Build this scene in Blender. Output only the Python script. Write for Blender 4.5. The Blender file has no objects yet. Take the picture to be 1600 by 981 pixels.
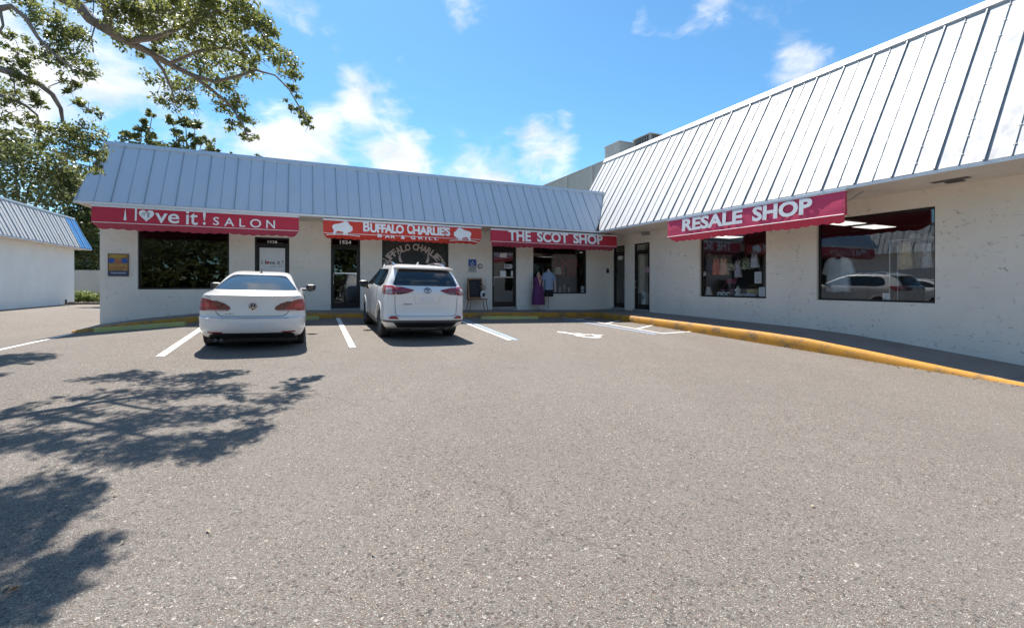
import bpy, bmesh, math, random
import numpy as np
from mathutils import Vector, Matrix
random.seed(7); RNG = np.random.default_rng(11)
S = bpy.context.scene
COL = S.collection
R = math.radians

# ------------------------------------------------------------------ camera
F, CX, HY, CZ = 713.0, 800.0, 445.0, 1.54
cam = bpy.data.objects.new('camera', bpy.data.cameras.new('camera'))
COL.objects.link(cam)
cam.location = (0, 0, CZ); cam.rotation_euler = (R(90), 0, 0)
cam.data.sensor_width = 36.0; cam.data.lens = F / 1600 * 36.0
cam.data.shift_y = -(490.5 - HY) / 1600
cam.data.clip_start = 0.05; cam.data.clip_end = 3000
S.camera = cam

# ------------------------------------------------------------------ light
TH = math.atan2(.4179, .9085)
U = Vector((math.cos(TH), math.sin(TH))); V = Vector((-math.sin(TH), math.cos(TH)))
K = Vector((4.45, 20.7))
SUN_AZ = math.atan2(V.x, V.y) + R(-1.5)       # compass angle from +Y towards +X
SUN_EL = R(58.5)
sd = Vector((math.sin(SUN_AZ) * math.cos(SUN_EL), math.cos(SUN_AZ) * math.cos(SUN_EL), math.sin(SUN_EL)))
sun = bpy.data.objects.new('sun', bpy.data.lights.new('sun', 'SUN'))
COL.objects.link(sun)
sun.data.energy = 5.0; sun.data.angle = R(0.5); sun.data.color = (1.0, .95, .88)
sun.rotation_euler = sd.to_track_quat('Z', 'Y').to_euler(); sun.location = (0, 0, 30)
S.view_settings.view_transform = 'Standard'; S.view_settings.look = 'None'
S.view_settings.exposure = 0.95; S.view_settings.gamma = 1.0

# ------------------------------------------------------------------ node helpers
class NT:
    def __init__(s, tree): s.t = tree; s.n = tree.nodes; s.l = tree.links
    def add(s, kind, **kw):
        n = s.n.new(kind)
        for k, v in kw.items(): setattr(n, k, v)
        return n
    def put(s, sock, v):
        if hasattr(v, 'is_output') or isinstance(v, bpy.types.NodeSocket): s.l.new(v, sock)
        elif v is not None: sock.default_value = v
    def math(s, op, a, b=None, c=None, clamp=False):
        n = s.add('ShaderNodeMath', operation=op, use_clamp=clamp)
        s.put(n.inputs[0], a)
        if b is not None: s.put(n.inputs[1], b)
        if c is not None: s.put(n.inputs[2], c)
        return n.outputs[0]
    def vmath(s, op, a, b=None, out=0):
        n = s.add('ShaderNodeVectorMath', operation=op)
        s.put(n.inputs[0], a)
        if b is not None: s.put(n.inputs[1], b)
        return n.outputs[out]
    def mix(s, fac, a, b, blend='MIX'):
        n = s.add('ShaderNodeMix', data_type='RGBA', blend_type=blend)
        s.put(n.inputs[0], fac); s.put(n.inputs[6], a); s.put(n.inputs[7], b)
        return n.outputs[2]
    def noise(s, vec, scale, detail=3, rough=.55, out=0, dist=0):
        n = s.add('ShaderNodeTexNoise'); s.put(n.inputs['Vector'], vec)
        n.inputs['Scale'].default_value = scale; n.inputs['Detail'].default_value = detail
        n.inputs['Roughness'].default_value = rough; n.inputs['Distortion'].default_value = dist
        return n.outputs[out]
    def voro(s, vec, scale, feature='F1', out=0, rnd=1):
        n = s.add('ShaderNodeTexVoronoi', feature=feature); s.put(n.inputs['Vector'], vec)
        n.inputs['Scale'].default_value = scale
        n.inputs['Randomness'].default_value = rnd
        return n.outputs[out]
    def ramp(s, v, a, b, c=0., d=1., smooth=False):
        n = s.add('ShaderNodeMapRange', clamp=True)
        if smooth: n.interpolation_type = 'SMOOTHSTEP'
        s.put(n.inputs[0], v)
        for i, x in enumerate((a, b, c, d)): n.inputs[i + 1].default_value = x
        return n.outputs[0]
    def bump(s, h, strength=.3, dist=.01):
        n = s.add('ShaderNodeBump'); s.put(n.inputs['Height'], h)
        n.inputs['Strength'].default_value = strength; n.inputs['Distance'].default_value = dist
        return n.outputs[0]

def c4(c): return (c[0], c[1], c[2], 1.0)
def srgb(r, g, b):
    f = lambda v: (v / 255 / 12.92) if v / 255 <= .04045 else ((v / 255 + .055) / 1.055) ** 2.4
    return (f(r), f(g), f(b))
def newmat(name):
    m = bpy.data.materials.new(name); m.use_nodes = True
    t = NT(m.node_tree); p = t.n['Principled BSDF']
    return m, t, p
def plain(name, col, rough=.6, metal=0., var=.12, scale=6., bump=0., coat=0., spec=.5, bscale=60.):
    """one colour with soft wear and grain"""
    m, t, p = newmat(name)
    tc = t.add('ShaderNodeTexCoord').outputs['Object']
    n = t.noise(tc, scale, 4)
    f = t.ramp(n, .3, .7, 1 - var, 1 + var * .6)
    t.put(p.inputs['Base Color'], t.mix(1.0, c4(col), t.add('ShaderNodeCombineColor').outputs[0], 'MULTIPLY'))
    cc = [x for x in t.n if x.bl_idname == 'ShaderNodeCombineColor'][0]
    for i in range(3): t.put(cc.inputs[i], f)
    p.inputs['Roughness'].default_value = rough; p.inputs['Metallic'].default_value = metal
    p.inputs['Coat Weight'].default_value = coat; p.inputs['Coat Roughness'].default_value = .04
    p.inputs['Specular IOR Level'].default_value = spec
    if bump: t.put(p.inputs['Normal'], t.bump(t.noise(tc, bscale, 4), bump, .01))
    return m

# ------------------------------------------------------------------ world: sky and clouds
W = bpy.data.worlds.new('World'); S.world = W; W.use_nodes = True
wt = NT(W.node_tree)
bg = wt.n['Background']
sky = wt.add('ShaderNodeTexSky', sky_type='NISHITA')
sky.sun_disc = False; sky.sun_elevation = SUN_EL; sky.sun_rotation = SUN_AZ
sky.air_density = 1.0; sky.dust_density = .35; sky.ozone_density = 2.0
dirv = wt.vmath('NORMALIZE', wt.add('ShaderNodeTexCoord').outputs['Generated'])
def pdir(x, y):
    return Vector(((x - CX) / F, 1.0, (HY - y) / F)).normalized()
stretch = wt.vmath('MULTIPLY', dirv, (1.0, 1.0, 1.7))
warp = wt.vmath('SCALE', wt.noise(stretch, 5.0, 3, out=1)); warp.node.inputs['Scale'].default_value = .16
sv = wt.vmath('ADD', stretch, warp)
n1 = wt.noise(sv, 5.2, 8, .58)
n2 = wt.noise(sv, 2.0, 3, .5)
dens = wt.math('SUBTRACT', wt.math('ADD', wt.math('MULTIPLY', n1, 1.15), wt.math('MULTIPLY', n2, .3)), .20)
CLOUDS = [(240, 120, 230, .25), (60, 150, 180, .20), (430, 225, 90, .25), (478, 60, 60, .12), (505, 195, 45, .2), (565, 160, 55, .22),
          (620, 155, 55, .30), (640, 275, 85, .22), (760, 270, 95, .35), (850, 250, 85, .35), (1240, 105, 75, .33), (1195, 118, 45, .22),
          (885, 190, 34, .24), (1080, 30, 120, .13), (750, 15, 60, .15), (350, 230, 130, .26), (1200, 15, 110, .10), (1000, 35, 45, .2)]
CLEAR = [(820, 120, 190, .26), (960, 150, 170, .26), (1060, 190, 140, .22), (1120, 160, 90, .2), (690, 110, 130, .2), (900, 30, 110, .14), (560, 60, 60, .14)]
def blobs(L, op):
    acc = None
    for (x, y, r, g) in L:
        d0 = pdir(x, y); d1 = pdir(x + r, y)
        dist = wt.vmath('DISTANCE', dirv, tuple(d0), out=1)
        b = wt.ramp(dist, 0.0, (d1 - d0).length * 1.35, g, 0.0, True)
        acc = b if acc is None else wt.math(op, acc, b)
    return acc
bias = wt.math('SUBTRACT', blobs(CLOUDS, 'MAXIMUM'), blobs(CLEAR, 'MAXIMUM'))
cl = wt.ramp(wt.math('ADD', dens, bias), .54, .84, 0, 1, True)
cl = wt.math('MULTIPLY', cl, .93)
shade = wt.ramp(wt.noise(sv, 7.0, 5), .35, .68, .74, 1.04)
cc = wt.vmath('SCALE', (7.6, 7.65, 7.85)); wt.put(cc.node.inputs['Scale'], shade)
blue = wt.mix(1.0, sky.outputs[0], (.60, .98, 1.12, 1), 'MULTIPLY')
wt.put(bg.inputs['Color'], wt.mix(cl, blue, cc))
bg.inputs['Strength'].default_value = .086

# ------------------------------------------------------------------ geometry helpers
class MB:
    def __init__(s): s.v = []; s.f = []; s.m = []
    def quad(s, a, b, c, d, mi=0): s.poly([a, b, c, d], mi)
    def poly(s, pts, mi=0):
        i = len(s.v); s.v += [tuple(p) for p in pts]; s.f.append(list(range(i, i + len(pts)))); s.m.append(mi)
    def box(s, x0, x1, y0, y1, z0, z1, mi=0):
        i = len(s.v)
        s.v += [(x0, y0, z0), (x1, y0, z0), (x1, y1, z0), (x0, y1, z0), (x0, y0, z1), (x1, y0, z1), (x1, y1, z1), (x0, y1, z1)]
        for f in ((3, 2, 1, 0), (4, 5, 6, 7), (0, 1, 5, 4), (1, 2, 6, 5), (2, 3, 7, 6), (3, 0, 4, 7)):
            s.f.append([i + k for k in f]); s.m.append(mi)
    def hexa(s, p, mi=0):
        """8 corners: bottom ring then top ring"""
        i = len(s.v); s.v += [tuple(q) for q in p]
        for f in ((3, 2, 1, 0), (4, 5, 6, 7), (0, 1, 5, 4), (1, 2, 6, 5), (2, 3, 7, 6), (3, 0, 4, 7)):
            s.f.append([i + k for k in f]); s.m.append(mi)
    def tube(s, pts, rad, n=8, caps=True, mi=0):
        pts = [Vector(p) for p in pts]
        if not hasattr(rad, '__len__'): rad = [rad] * len(pts)
        rings = []; ref = None
        for k, p in enumerate(pts):
            d = (pts[min(k + 1, len(pts) - 1)] - pts[max(k - 1, 0)]).normalized()
            if ref is None: ref = Vector((0, 0, 1)) if abs(d.z) < .9 else Vector((1, 0, 0))
            a = d.cross(ref).normalized(); b = d.cross(a).normalized(); ref = -b if False else ref
            i = len(s.v)
            for j in range(n):
                t = 2 * math.pi * j / n
                s.v.append(tuple(p + (a * math.cos(t) + b * math.sin(t)) * rad[k]))
            rings.append(i)
        for k in range(len(rings) - 1):
            for j in range(n):
                s.f.append([rings[k] + j, rings[k] + (j + 1) % n, rings[k + 1] + (j + 1) % n, rings[k + 1] + j]); s.m.append(mi)
        if caps:
            s.f.append([rings[0] + j for j in range(n)][::-1]); s.m.append(mi)
            s.f.append([rings[-1] + j for j in range(n)]); s.m.append(mi)
    def lathe(s, prof, n=16, c=(0, 0, 0), sx=1., sy=1., mi=0):
        """prof: [(r,z)...] about the z axis"""
        i0 = len(s.v)
        for (r, z) in prof:
            for j in range(n):
                t = 2 * math.pi * j / n
                s.v.append((c[0] + r * sx * math.cos(t), c[1] + r * sy * math.sin(t), c[2] + z))
        for k in range(len(prof) - 1):
            for j in range(n):
                a = i0 + k * n
                s.f.append([a + j, a + (j + 1) % n, a + n + (j + 1) % n, a + n + j]); s.m.append(mi)
        s.f.append([i0 + j for j in range(n)][::-1]); s.m.append(mi)
        s.f.append([i0 + (len(prof) - 1) * n + j for j in range(n)]); s.m.append(mi)
    def prism(s, poly, fn, mi=0):
        """poly: 2-D outline; fn(x, y, layer) -> 3-D point, layer 0 front / 1 back"""
        n = len(poly); i = len(s.v)
        s.v += [tuple(fn(x, y, 0)) for x, y in poly] + [tuple(fn(x, y, 1)) for x, y in poly]
        s.f.append([i + k for k in range(n)]); s.m.append(mi)
        s.f.append([i + n + k for k in range(n)][::-1]); s.m.append(mi)
        for k in range(n):
            s.f.append([i + k, i + n + k, i + n + (k + 1) % n, i + (k + 1) % n]); s.m.append(mi)
    def mesh(s, name, mats, smooth=False, fix=True, sharp=35):
        me = bpy.data.meshes.new(name); me.from_pydata(s.v, [], s.f)
        for m in (mats if isinstance(mats, (list, tuple)) else [mats]): me.materials.append(m)
        if any(s.m): me.polygons.foreach_set('material_index', s.m)
        if fix or smooth:
            bm = bmesh.new(); bm.from_mesh(me)
            if smooth: bmesh.ops.remove_doubles(bm, verts=bm.verts, dist=1e-5)
            if fix: bmesh.ops.recalc_face_normals(bm, faces=bm.faces)
            bm.to_mesh(me); bm.free()
        if smooth:
            me.polygons.foreach_set('use_smooth', [True] * len(me.polygons)); me.set_sharp_from_angle(angle=R(sharp))
        me.update(); return me
    def build(s, name, mats, parent=None, **kw):
        return link(name, s.mesh(name, mats, **kw), parent)
def link(name, me, parent=None):
    o = bpy.data.objects.new(name, me); COL.objects.link(o)
    if parent is not None: o.parent = parent
    return o
def tag(o, label, cat, group=None, kind=None):
    o['label'] = label; o['category'] = cat
    if group: o['group'] = group
    if kind: o['kind'] = kind
    return o
def thing(name, label, cat, loc=(0, 0, 0), rz=0., group=None):
    o = bpy.data.objects.new(name, None); COL.objects.link(o); o.empty_display_size = .2
    o.location = loc; o.rotation_euler = (0, 0, rz)
    return tag(o, label, cat, group)
def structure(o): o['kind'] = 'structure'; return o
def stuff(o): o['kind'] = 'stuff'; return o
FONT = None
def text_mesh(txt, bold=0., space=1.0, res=3):
    cu = bpy.data.curves.new('t', 'FONT'); cu.body = txt; cu.size = 1; cu.offset = bold; cu.resolution_u = res
    cu.space_character = space; cu.fill_mode = 'FRONT'
    o = bpy.data.objects.new('t', cu); COL.objects.link(o)
    bpy.context.view_layer.update()
    dg = bpy.context.evaluated_depsgraph_get()
    me = bpy.data.meshes.new_from_object(o.evaluated_get(dg))
    bpy.data.objects.remove(o); bpy.data.curves.remove(cu)
    v = np.empty(len(me.vertices) * 3); me.vertices.foreach_get('co', v); v = v.reshape(-1, 3)
    f = [list(p.vertices) for p in me.polygons]
    bpy.data.meshes.remove(me)
    return v[:, :2], f
def put_text(mb, txt, x0, x1, y0, y1, fn, bold=0., space=1., mi=0, shear=0.):
    """flat lettering fitted to the box x0..x1, y0..y1; fn maps to 3-D"""
    v, f = text_mesh(txt, bold, space)
    lo, hi = v.min(0), v.max(0)
    n = (v - lo) / np.maximum(hi - lo, 1e-6)
    i = len(mb.v)
    for a, b in n:
        mb.v.append(tuple(fn(x0 + (x1 - x0) * a + shear * b, y0 + (y1 - y0) * b)))
    for q in f: mb.f.append([i + k for k in q]); mb.m.append(mi)

# pixel <-> place (used only to measure where things stand)
def loc(a, b, z=0.): p = K + U * a + V * b; return Vector((p.x, p.y, z))
def fp(x, y, b=0.):      # pixel on a plane parallel to the long shop front -> (a, z)
    r = (x - CX) / F; P = K + V * b
    a = (r * P.y - P.x) / (U.x - r * U.y); d = P.y + a * U.y
    return a, CZ + (HY - y) * d / F
def rp(x, y, a=0.):      # pixel on a plane parallel to the corner shop front -> (b, z)
    r = (x - CX) / F; P = K + U * a
    b = (r * P.y - P.x) / (V.x - r * V.y); d = P.y + b * V.y
    return b, CZ + (HY - y) * d / F
def gnd(x, y):
    gx = -.035 * min(max(x, -8), 12)
    if x < -8: gx = .28 + .10 * (max(x, -12) + 8) + .035 * (-8 - max(x, -12))
    return gx + .0203 * min(max(y, -10), 16)
def gp(x, y):
    r = (x - CX) / F; z = 0.
    for _ in range(30):
        d = (CZ - z) * F / (y - HY); z = gnd(r * d, d)
    return Vector((r * d, d, z))
def wp(x, y, d): return Vector(((x - CX) / F * d, d, CZ + (HY - y) * d / F))
def to_local(p): q = Vector((p[0], p[1])) - K; return q.dot(U), q.dot(V)
def gl(a, b): p = loc(a, b); return gnd(p.x, p.y)

# ------------------------------------------------------------------ materials
def mat_asphalt():
    m, t, p = newmat('asphalt')
    tc = t.add('ShaderNodeTexCoord').outputs['Object']
    cell = t.voro(tc, 185, out=1)
    g = t.add('ShaderNodeSeparateColor'); t.put(g.inputs[0], cell)
    cell2 = t.voro(tc, 70, out=1)
    g2 = t.add('ShaderNodeSeparateColor'); t.put(g2.inputs[0], cell2)
    base = t.mix(t.ramp(g.outputs[0], 0, 1), c4((.120, .105, .092)), c4((.292, .262, .228)))
    base = t.mix(t.ramp(g.outputs[1], .93, .96), base, c4((.50, .455, .39)))
    base = t.mix(t.ramp(g2.outputs[1], .992, .995), base, c4((.50, .46, .40)))
    base = t.mix(t.ramp(g.outputs[2], .88, .92), base, c4((.19, .115, .085)))
    base = t.mix(t.ramp(g2.outputs[0], .90, .94, 0, .7), base, c4((.055, .05, .048)))
    big = t.noise(tc, .35, 5, .6)
    base = t.mix(t.ramp(big, .40, .72, 0, .32), base, c4((.165, .145, .128)))
    mid = t.noise(tc, 2.2, 4, .6)
    base = t.mix(t.ramp(mid, .52, .75, 0, .26), base, c4((.275, .245, .215)))
    # thin meandering cracks, only here and there
    wv = t.vmath('ADD', tc, t.vmath('SCALE', t.noise(tc, 1.3, 4, out=1)))
    for n in t.n:
        if n.bl_idname == 'ShaderNodeVectorMath' and n.operation == 'SCALE': n.inputs['Scale'].default_value = .9
    crack = t.voro(wv, .22, 'DISTANCE_TO_EDGE', 0)
    cm = t.math('MULTIPLY', t.ramp(crack, .0, .0042, 1, 0), t.ramp(t.noise(tc, .5, 2), .48, .58, 0, .38))
    base = t.mix(cm, base, c4((.06, .055, .05)))
    # broad pale wheel lanes and small old oil drips
    lane = t.noise(t.vmath('MULTIPLY', tc, (.55, .12, 1.0)), 1.0, 3, .5)
    base = t.mix(t.ramp(lane, .48, .62, 0, .12), base, c4((.30, .272, .24)))
    drip = t.math('MULTIPLY', t.ramp(t.voro(tc, 1.1), .05, .16, 1, 0), t.ramp(t.noise(tc, .45, 2), .55, .66, 0, .45))
    base = t.mix(drip, base, c4((.07, .062, .055)))
    t.put(p.inputs['Base Color'], base)
    p.inputs['Roughness'].default_value = .92; p.inputs['Specular IOR Level'].default_value = .25
    h = t.math('ADD', t.voro(tc, 185), t.math('MULTIPLY', t.noise(tc, 40, 3), .8))
    t.put(p.inputs['Normal'], t.bump(h, .75, .012))
    return m
def mat_stucco(name, col, stain=.35):
    m, t, p = newmat(name)
    tc = t.add('ShaderNodeTexCoord').outputs['Object']
    n = t.noise(tc, 1.1, 5, .6)
    c = t.mix(t.ramp(n, .35, .7, 0, .45), c4(col), c4([k * .84 for k in col]))
    # trowel dashes: short dark scratches where the knock-down finish has holes
    sq = t.vmath('MULTIPLY', tc, (1.0, 1.0, 2.2))
    wv = t.vmath('ADD', sq, t.vmath('SCALE', t.noise(sq, 3.0, 3, out=1)))
    for nn in t.n:
        if nn.bl_idname == 'ShaderNodeVectorMath' and nn.operation == 'SCALE': nn.inputs['Scale'].default_value = .5
    e = t.voro(wv, 2.6, 'DISTANCE_TO_EDGE', 0)
    k = t.math('MULTIPLY', t.ramp(e, .0, .034, 1, 0), t.math('MULTIPLY', t.ramp(t.noise(tc, 9, 2), .52, .60, 0, 1), t.ramp(t.noise(tc, 1.6, 3), .42, .56, 0, 1)))
    c = t.mix(t.math('MULTIPLY', k, stain), c, c4((.16, .145, .12)))
    t.put(p.inputs['Base Color'], c)
    p.inputs['Roughness'].default_value = .9; p.inputs['Specular IOR Level'].default_value = .2
    h = t.math('SUBTRACT', t.math('ADD', t.noise(wv, 9, 5, .6), t.math('MULTIPLY', t.noise(tc, 55, 3), .25)), t.math('MULTIPLY', k, .6))
    t.put(p.inputs['Normal'], t.bump(h, .5, .02))
    return m
def mat_metal(name, col, rough=.35, metal=.0, dirt=.10):
    m, t, p = newmat(name)
    g = t.add('ShaderNodeNewGeometry').outputs['Position']
    n = t.noise(g, .9, 4)
    st = t.noise(t.vmath('MULTIPLY', g, (3., 3., .35)), 2.0, 4, .6)
    c = t.mix(t.ramp(n, .35, .7, 0, dirt), c4(col), c4([k * .72 for k in col]))
    c = t.mix(t.ramp(st, .55, .75, 0, dirt * 1.3), c, c4([k * .6 for k in col]))
    t.put(p.inputs['Base Color'], c)
    p.inputs['Roughness'].default_value = rough; p.inputs['Metallic'].default_value = metal
    t.put(p.inputs['Roughness'], t.ramp(st, .3, .7, rough * .85, rough * 1.25))
    t.put(p.inputs['Normal'], t.bump(t.math('ADD', t.noise(g, 2.2, 2), t.math('MULTIPLY', t.noise(g, 6, 2), .3)), .22, .03))
    return m
def mat_concrete(name, col):
    m, t, p = newmat(name)
    g = t.add('ShaderNodeNewGeometry').outputs['Position']
    n = t.noise(g, 1.3, 6, .62); f = t.noise(g, 60, 3)
    c = t.mix(t.ramp(n, .3, .72, 0, .6), c4(col), c4([k * .62 for k in col]))
    c = t.mix(t.ramp(f, .55, .8, 0, .4), c, c4([k * 1.35 for k in col]))
    t.put(p.inputs['Base Color'], c); p.inputs['Roughness'].default_value = .88
    t.put(p.inputs['Normal'], t.bump(f, .25, .006)); return m
def mat_worn(name, col, under, amount=.5, scale=5.):
    """paint rubbed off in places"""
    m, t, p = newmat(name)
    g = t.add('ShaderNodeNewGeometry').outputs['Position']
    n = t.noise(g, scale, 8, .68); f = t.noise(g, 55, 4, .65)
    k = t.ramp(t.math('ADD', t.math('MULTIPLY', n, .62), t.math('MULTIPLY', f, .38)), .5 + .14 * (1 - amount), .6 + .14 * (1 - amount))
    c = t.mix(t.ramp(t.noise(g, 2.0, 4), .3, .7, 0, .35), c4(col), c4([q * .68 for q in col]))
    t.put(p.inputs['Base Color'], t.mix(k, c, c4(under))); p.inputs['Roughness'].default_value = .75
    t.put(p.inputs['Normal'], t.bump(f, .3, .006)); return m
def mat_fabric(name, col):
    m, t, p = newmat(name)
    tc = t.add('ShaderNodeTexCoord').outputs['Object']
    n = t.noise(tc, 1.6, 5, .6)
    c = t.mix(t.ramp(n, .35, .7, 0, .3), c4(col), c4([k * .8 + .006 for k in col]))
    t.put(p.inputs['Base Color'], c); p.inputs['Roughness'].default_value = .65
    p.inputs['Sheen Weight'].default_value = .08
    t.put(p.inputs['Normal'], t.bump(t.math('ADD', t.noise(tc, 7, 3), t.math('MULTIPLY', t.noise(tc, 140, 2), .12)), .32, .02))
    return m
def mat_leaf(name, a, b, c, sc=1.4):
    m, t, p = newmat(name)
    g = t.add('ShaderNodeNewGeometry').outputs['Position']
    n = t.noise(g, sc, 3); f = t.noise(g, sc * 14, 2)
    k = t.mix(t.ramp(n, .35, .65), c4(a), c4(b))
    k = t.mix(t.ramp(f, .55, .72), k, c4(c))
    t.put(p.inputs['Base Color'], k); p.inputs['Roughness'].default_value = .42
    p.inputs['Specular IOR Level'].default_value = .55
    tr = t.add('ShaderNodeBsdfTranslucent'); t.put(tr.inputs[0], t.mix(.5, k, c4(c)))
    mx = t.add('ShaderNodeMixShader'); mx.inputs[0].default_value = .45
    t.l.new(p.outputs[0], mx.inputs[1]); t.l.new(tr.outputs[0], mx.inputs[2])
    t.l.new(mx.outputs[0], t.n['Material Output'].inputs[0])
    return m
def mat_bark(name, col):
    m, t, p = newmat(name)
    tc = t.add('ShaderNodeTexCoord').outputs['Object']
    n = t.noise(tc, 7, 6, .65)
    t.put(p.inputs['Base Color'], t.mix(t.ramp(n, .35, .65), c4([k * .5 for k in col]), c4(col)))
    p.inputs['Roughness'].default_value = .9
    t.put(p.inputs['Normal'], t.bump(t.noise(tc, 22, 5, .7), .8, .03)); return m
def mat_glass(name, tint, f0=.05):
    m, t, p = newmat(name)
    tr = t.add('ShaderNodeBsdfTransparent'); tr.inputs[0].default_value = c4(tint)
    gl_ = t.add('ShaderNodeBsdfGlossy'); gl_.inputs['Roughness'].default_value = .0; gl_.inputs[0].default_value = (.95, .97, 1, 1)
    ge = t.add('ShaderNodeNewGeometry')
    co = t.math('ABSOLUTE', t.vmath('DOT_PRODUCT', ge.outputs['Incoming'], ge.outputs['Normal'], out=1))
    fz_ = t.math('MULTIPLY_ADD', t.math('POWER', t.math('SUBTRACT', 1.0, co), 5.0), 1 - f0, f0, True)
    tc = t.add('ShaderNodeTexCoord').outputs['Object']
    nb = t.bump(t.noise(tc, 1.5, 2), .02, .02); t.put(gl_.inputs['Normal'], nb)
    mx = t.add('ShaderNodeMixShader'); t.put(mx.inputs[0], fz_)
    t.l.new(tr.outputs[0], mx.inputs[1]); t.l.new(gl_.outputs[0], mx.inputs[2])
    t.l.new(mx.outputs[0], t.n['Material Output'].inputs[0]); return m
M = {}
M['asphalt'] = mat_asphalt()
M['stucco'] = mat_stucco('stucco', (.86, .79, .69), .85)
M['stucco_front'] = mat_stucco('stucco_front', (.85, .79, .70), .5)
M['plaster'] = mat_stucco('plaster', (.78, .77, .75), .1)
M['soffit'] = plain('soffit_paint', (.78, .70, .61), .8, var=.12, scale=1.2, bump=.1)
M['roof'] = mat_metal('roof_metal', (.62, .655, .70), .40, .2)
M['roof_white'] = mat_metal('roof_metal_white', (.42, .42, .425), .55, .0, .16)
M['rib'] = mat_metal('seam_metal', (.33, .37, .41), .45, .3)
M['rib_dark'] = mat_metal('right_seam_metal', (.24, .265, .285), .5, .2)
M['roof_blue'] = mat_metal('blue_roof_metal', (.03, .22, .55), .38, .1)
M['trim'] = mat_metal('white_trim', (.72, .73, .74), .4, .1)
M['parapet'] = mat_worn('weathered_parapet', (.44, .42, .37), (.27, .25, .19), .35, 1.2)
M['concrete'] = mat_concrete('sidewalk_concrete', (.25, .225, .205))
M['step'] = mat_concrete('threshold_concrete', (.33, .32, .31))
M['kerb'] = mat_worn('yellow_kerb_paint', (.52, .24, .022), (.16, .11, .06), 1.0, 3.)
M['stop'] = mat_worn('faded_wheel_stop', (.50, .47, .15), (.34, .33, .25), .85, 3.)
M['line'] = mat_worn('white_road_paint', (.80, .79, .76), (.27, .25, .23), .7, 6.)
M['line_blue'] = mat_worn('blue_road_paint', (.27, .38, .56), (.26, .25, .24), .8, 5.)
M['crimson'] = mat_fabric('crimson_awning', (.52, .024, .055))
M['red'] = mat_fabric('red_awning', (.64, .045, .025))
M['pink'] = mat_fabric('crimson_awning_sunlit', (.68, .05, .125))  # crimson awning fabric with sunlit brightness put into its colour
M['valance'] = mat_fabric('faded_valance', (.43, .05, .10))
M['letter'] = plain('white_vinyl', (.86, .85, .84), .5, var=.06)
M['bronze'] = plain('bronze_frame', (.022, .019, .018), .4, .4, .2)
M['steel'] = plain('brushed_steel', (.55, .55, .55), .3, .9, .1)
M['glass'] = mat_glass('window_glass', (.93, .94, .94), .075)
M['glass_dark'] = mat_glass('tinted_window_glass', (.66, .68, .68), .06)
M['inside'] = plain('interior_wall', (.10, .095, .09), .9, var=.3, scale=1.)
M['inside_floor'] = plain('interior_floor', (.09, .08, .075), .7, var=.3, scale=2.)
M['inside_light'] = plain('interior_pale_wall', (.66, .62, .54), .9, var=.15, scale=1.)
M['black'] = plain('black_plastic', (.012, .012, .013), .45, var=.2)
M['rubber'] = plain('rubber', (.018, .018, .018), .85, var=.2, scale=20)
M['white'] = plain('white_board', (.74, .74, .73), .6, var=.05)

# ------------------------------------------------------------------ ground
def axis(a, b, breaks, step):
    vals = set(breaks) | {a, b}
    vals |= set(np.arange(-20, 20.01, step))
    vals |= set(np.linspace(a, -20, 6)) | set(np.linspace(20, b, 6))
    return sorted(float(v) for v in vals)
mb = MB()
xs = axis(-900, 900, [-12, -8, 12], 2.0); ys = axis(-900, 900, [-10, 16], 2.0)
idx = {}
for i, x in enumerate(xs):
    for j, y in enumerate(ys):
        idx[i, j] = len(mb.v); mb.v.append((x, y, gnd(x, y)))
for i in range(len(xs) - 1):
    for j in range(len(ys) - 1):
        mb.f.append([idx[i, j], idx[i + 1, j], idx[i + 1, j + 1], idx[i, j + 1]]); mb.m.append(0)
structure(mb.build('parking_lot', M['asphalt'], fix=False))

def strip(mb, p0, p1, w, lift=.006, mi=0, w2=None):
    p0 = Vector(p0[:2]); p1 = Vector(p1[:2]); d = p1 - p0; n = max(2, int(d.length / .12)); e = Vector((-d.y, d.x)).normalized()
    row = []
    for k in range(n + 1):
        c = p0 + d * k / n; h = w / 2
        row.append([(q.x, q.y, gnd(q.x, q.y) + lift) for q in (c - e * h, c + e * h)])
    for k in range(n): mb.quad(row[k][0], row[k + 1][0], row[k + 1][1], row[k][1], mi)
def ground_line(name, segs, mat, lift=.006):
    mb = MB()
    for k, (a, b, w) in enumerate(segs): strip(mb, a, b, w, lift + k * .002)
    return structure(mb.build(name, mat, fix=False))
ground_line('parking_line', [(gp(-160, 582), gp(112, 522), .11)], M['line'])
ground_line('parking_line', [(gp(250, 557), gp(344, 498), .12)], M['line'])
ground_line('parking_line', [(gp(551, 543), gp(528, 497), .12)], M['line'])
ground_line('parking_line', [(gp(797, 531.5), gp(716, 500), .12)], M['line'])
ground_line('accessible_bay_line', [(gp(807, 531), gp(727, 500), .10)], M['line_blue'], .003)
ground_line('parking_line', [(gp(1038, 521.5), gp(868, 494.5), .10)], M['line'])
ground_line('accessible_bay_line', [(gp(1024, 522), gp(880, 499), .13)], M['line_blue'], .003)
ground_line('access_aisle_marking', [(gp(1036, 521), gp(1108, 516.5), .10), (gp(996, 514), gp(1026, 507), .10), (gp(946, 506.5), gp(973, 500.5), .10), (gp(900, 500), gp(933, 495), .10)], M['line'])
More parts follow.
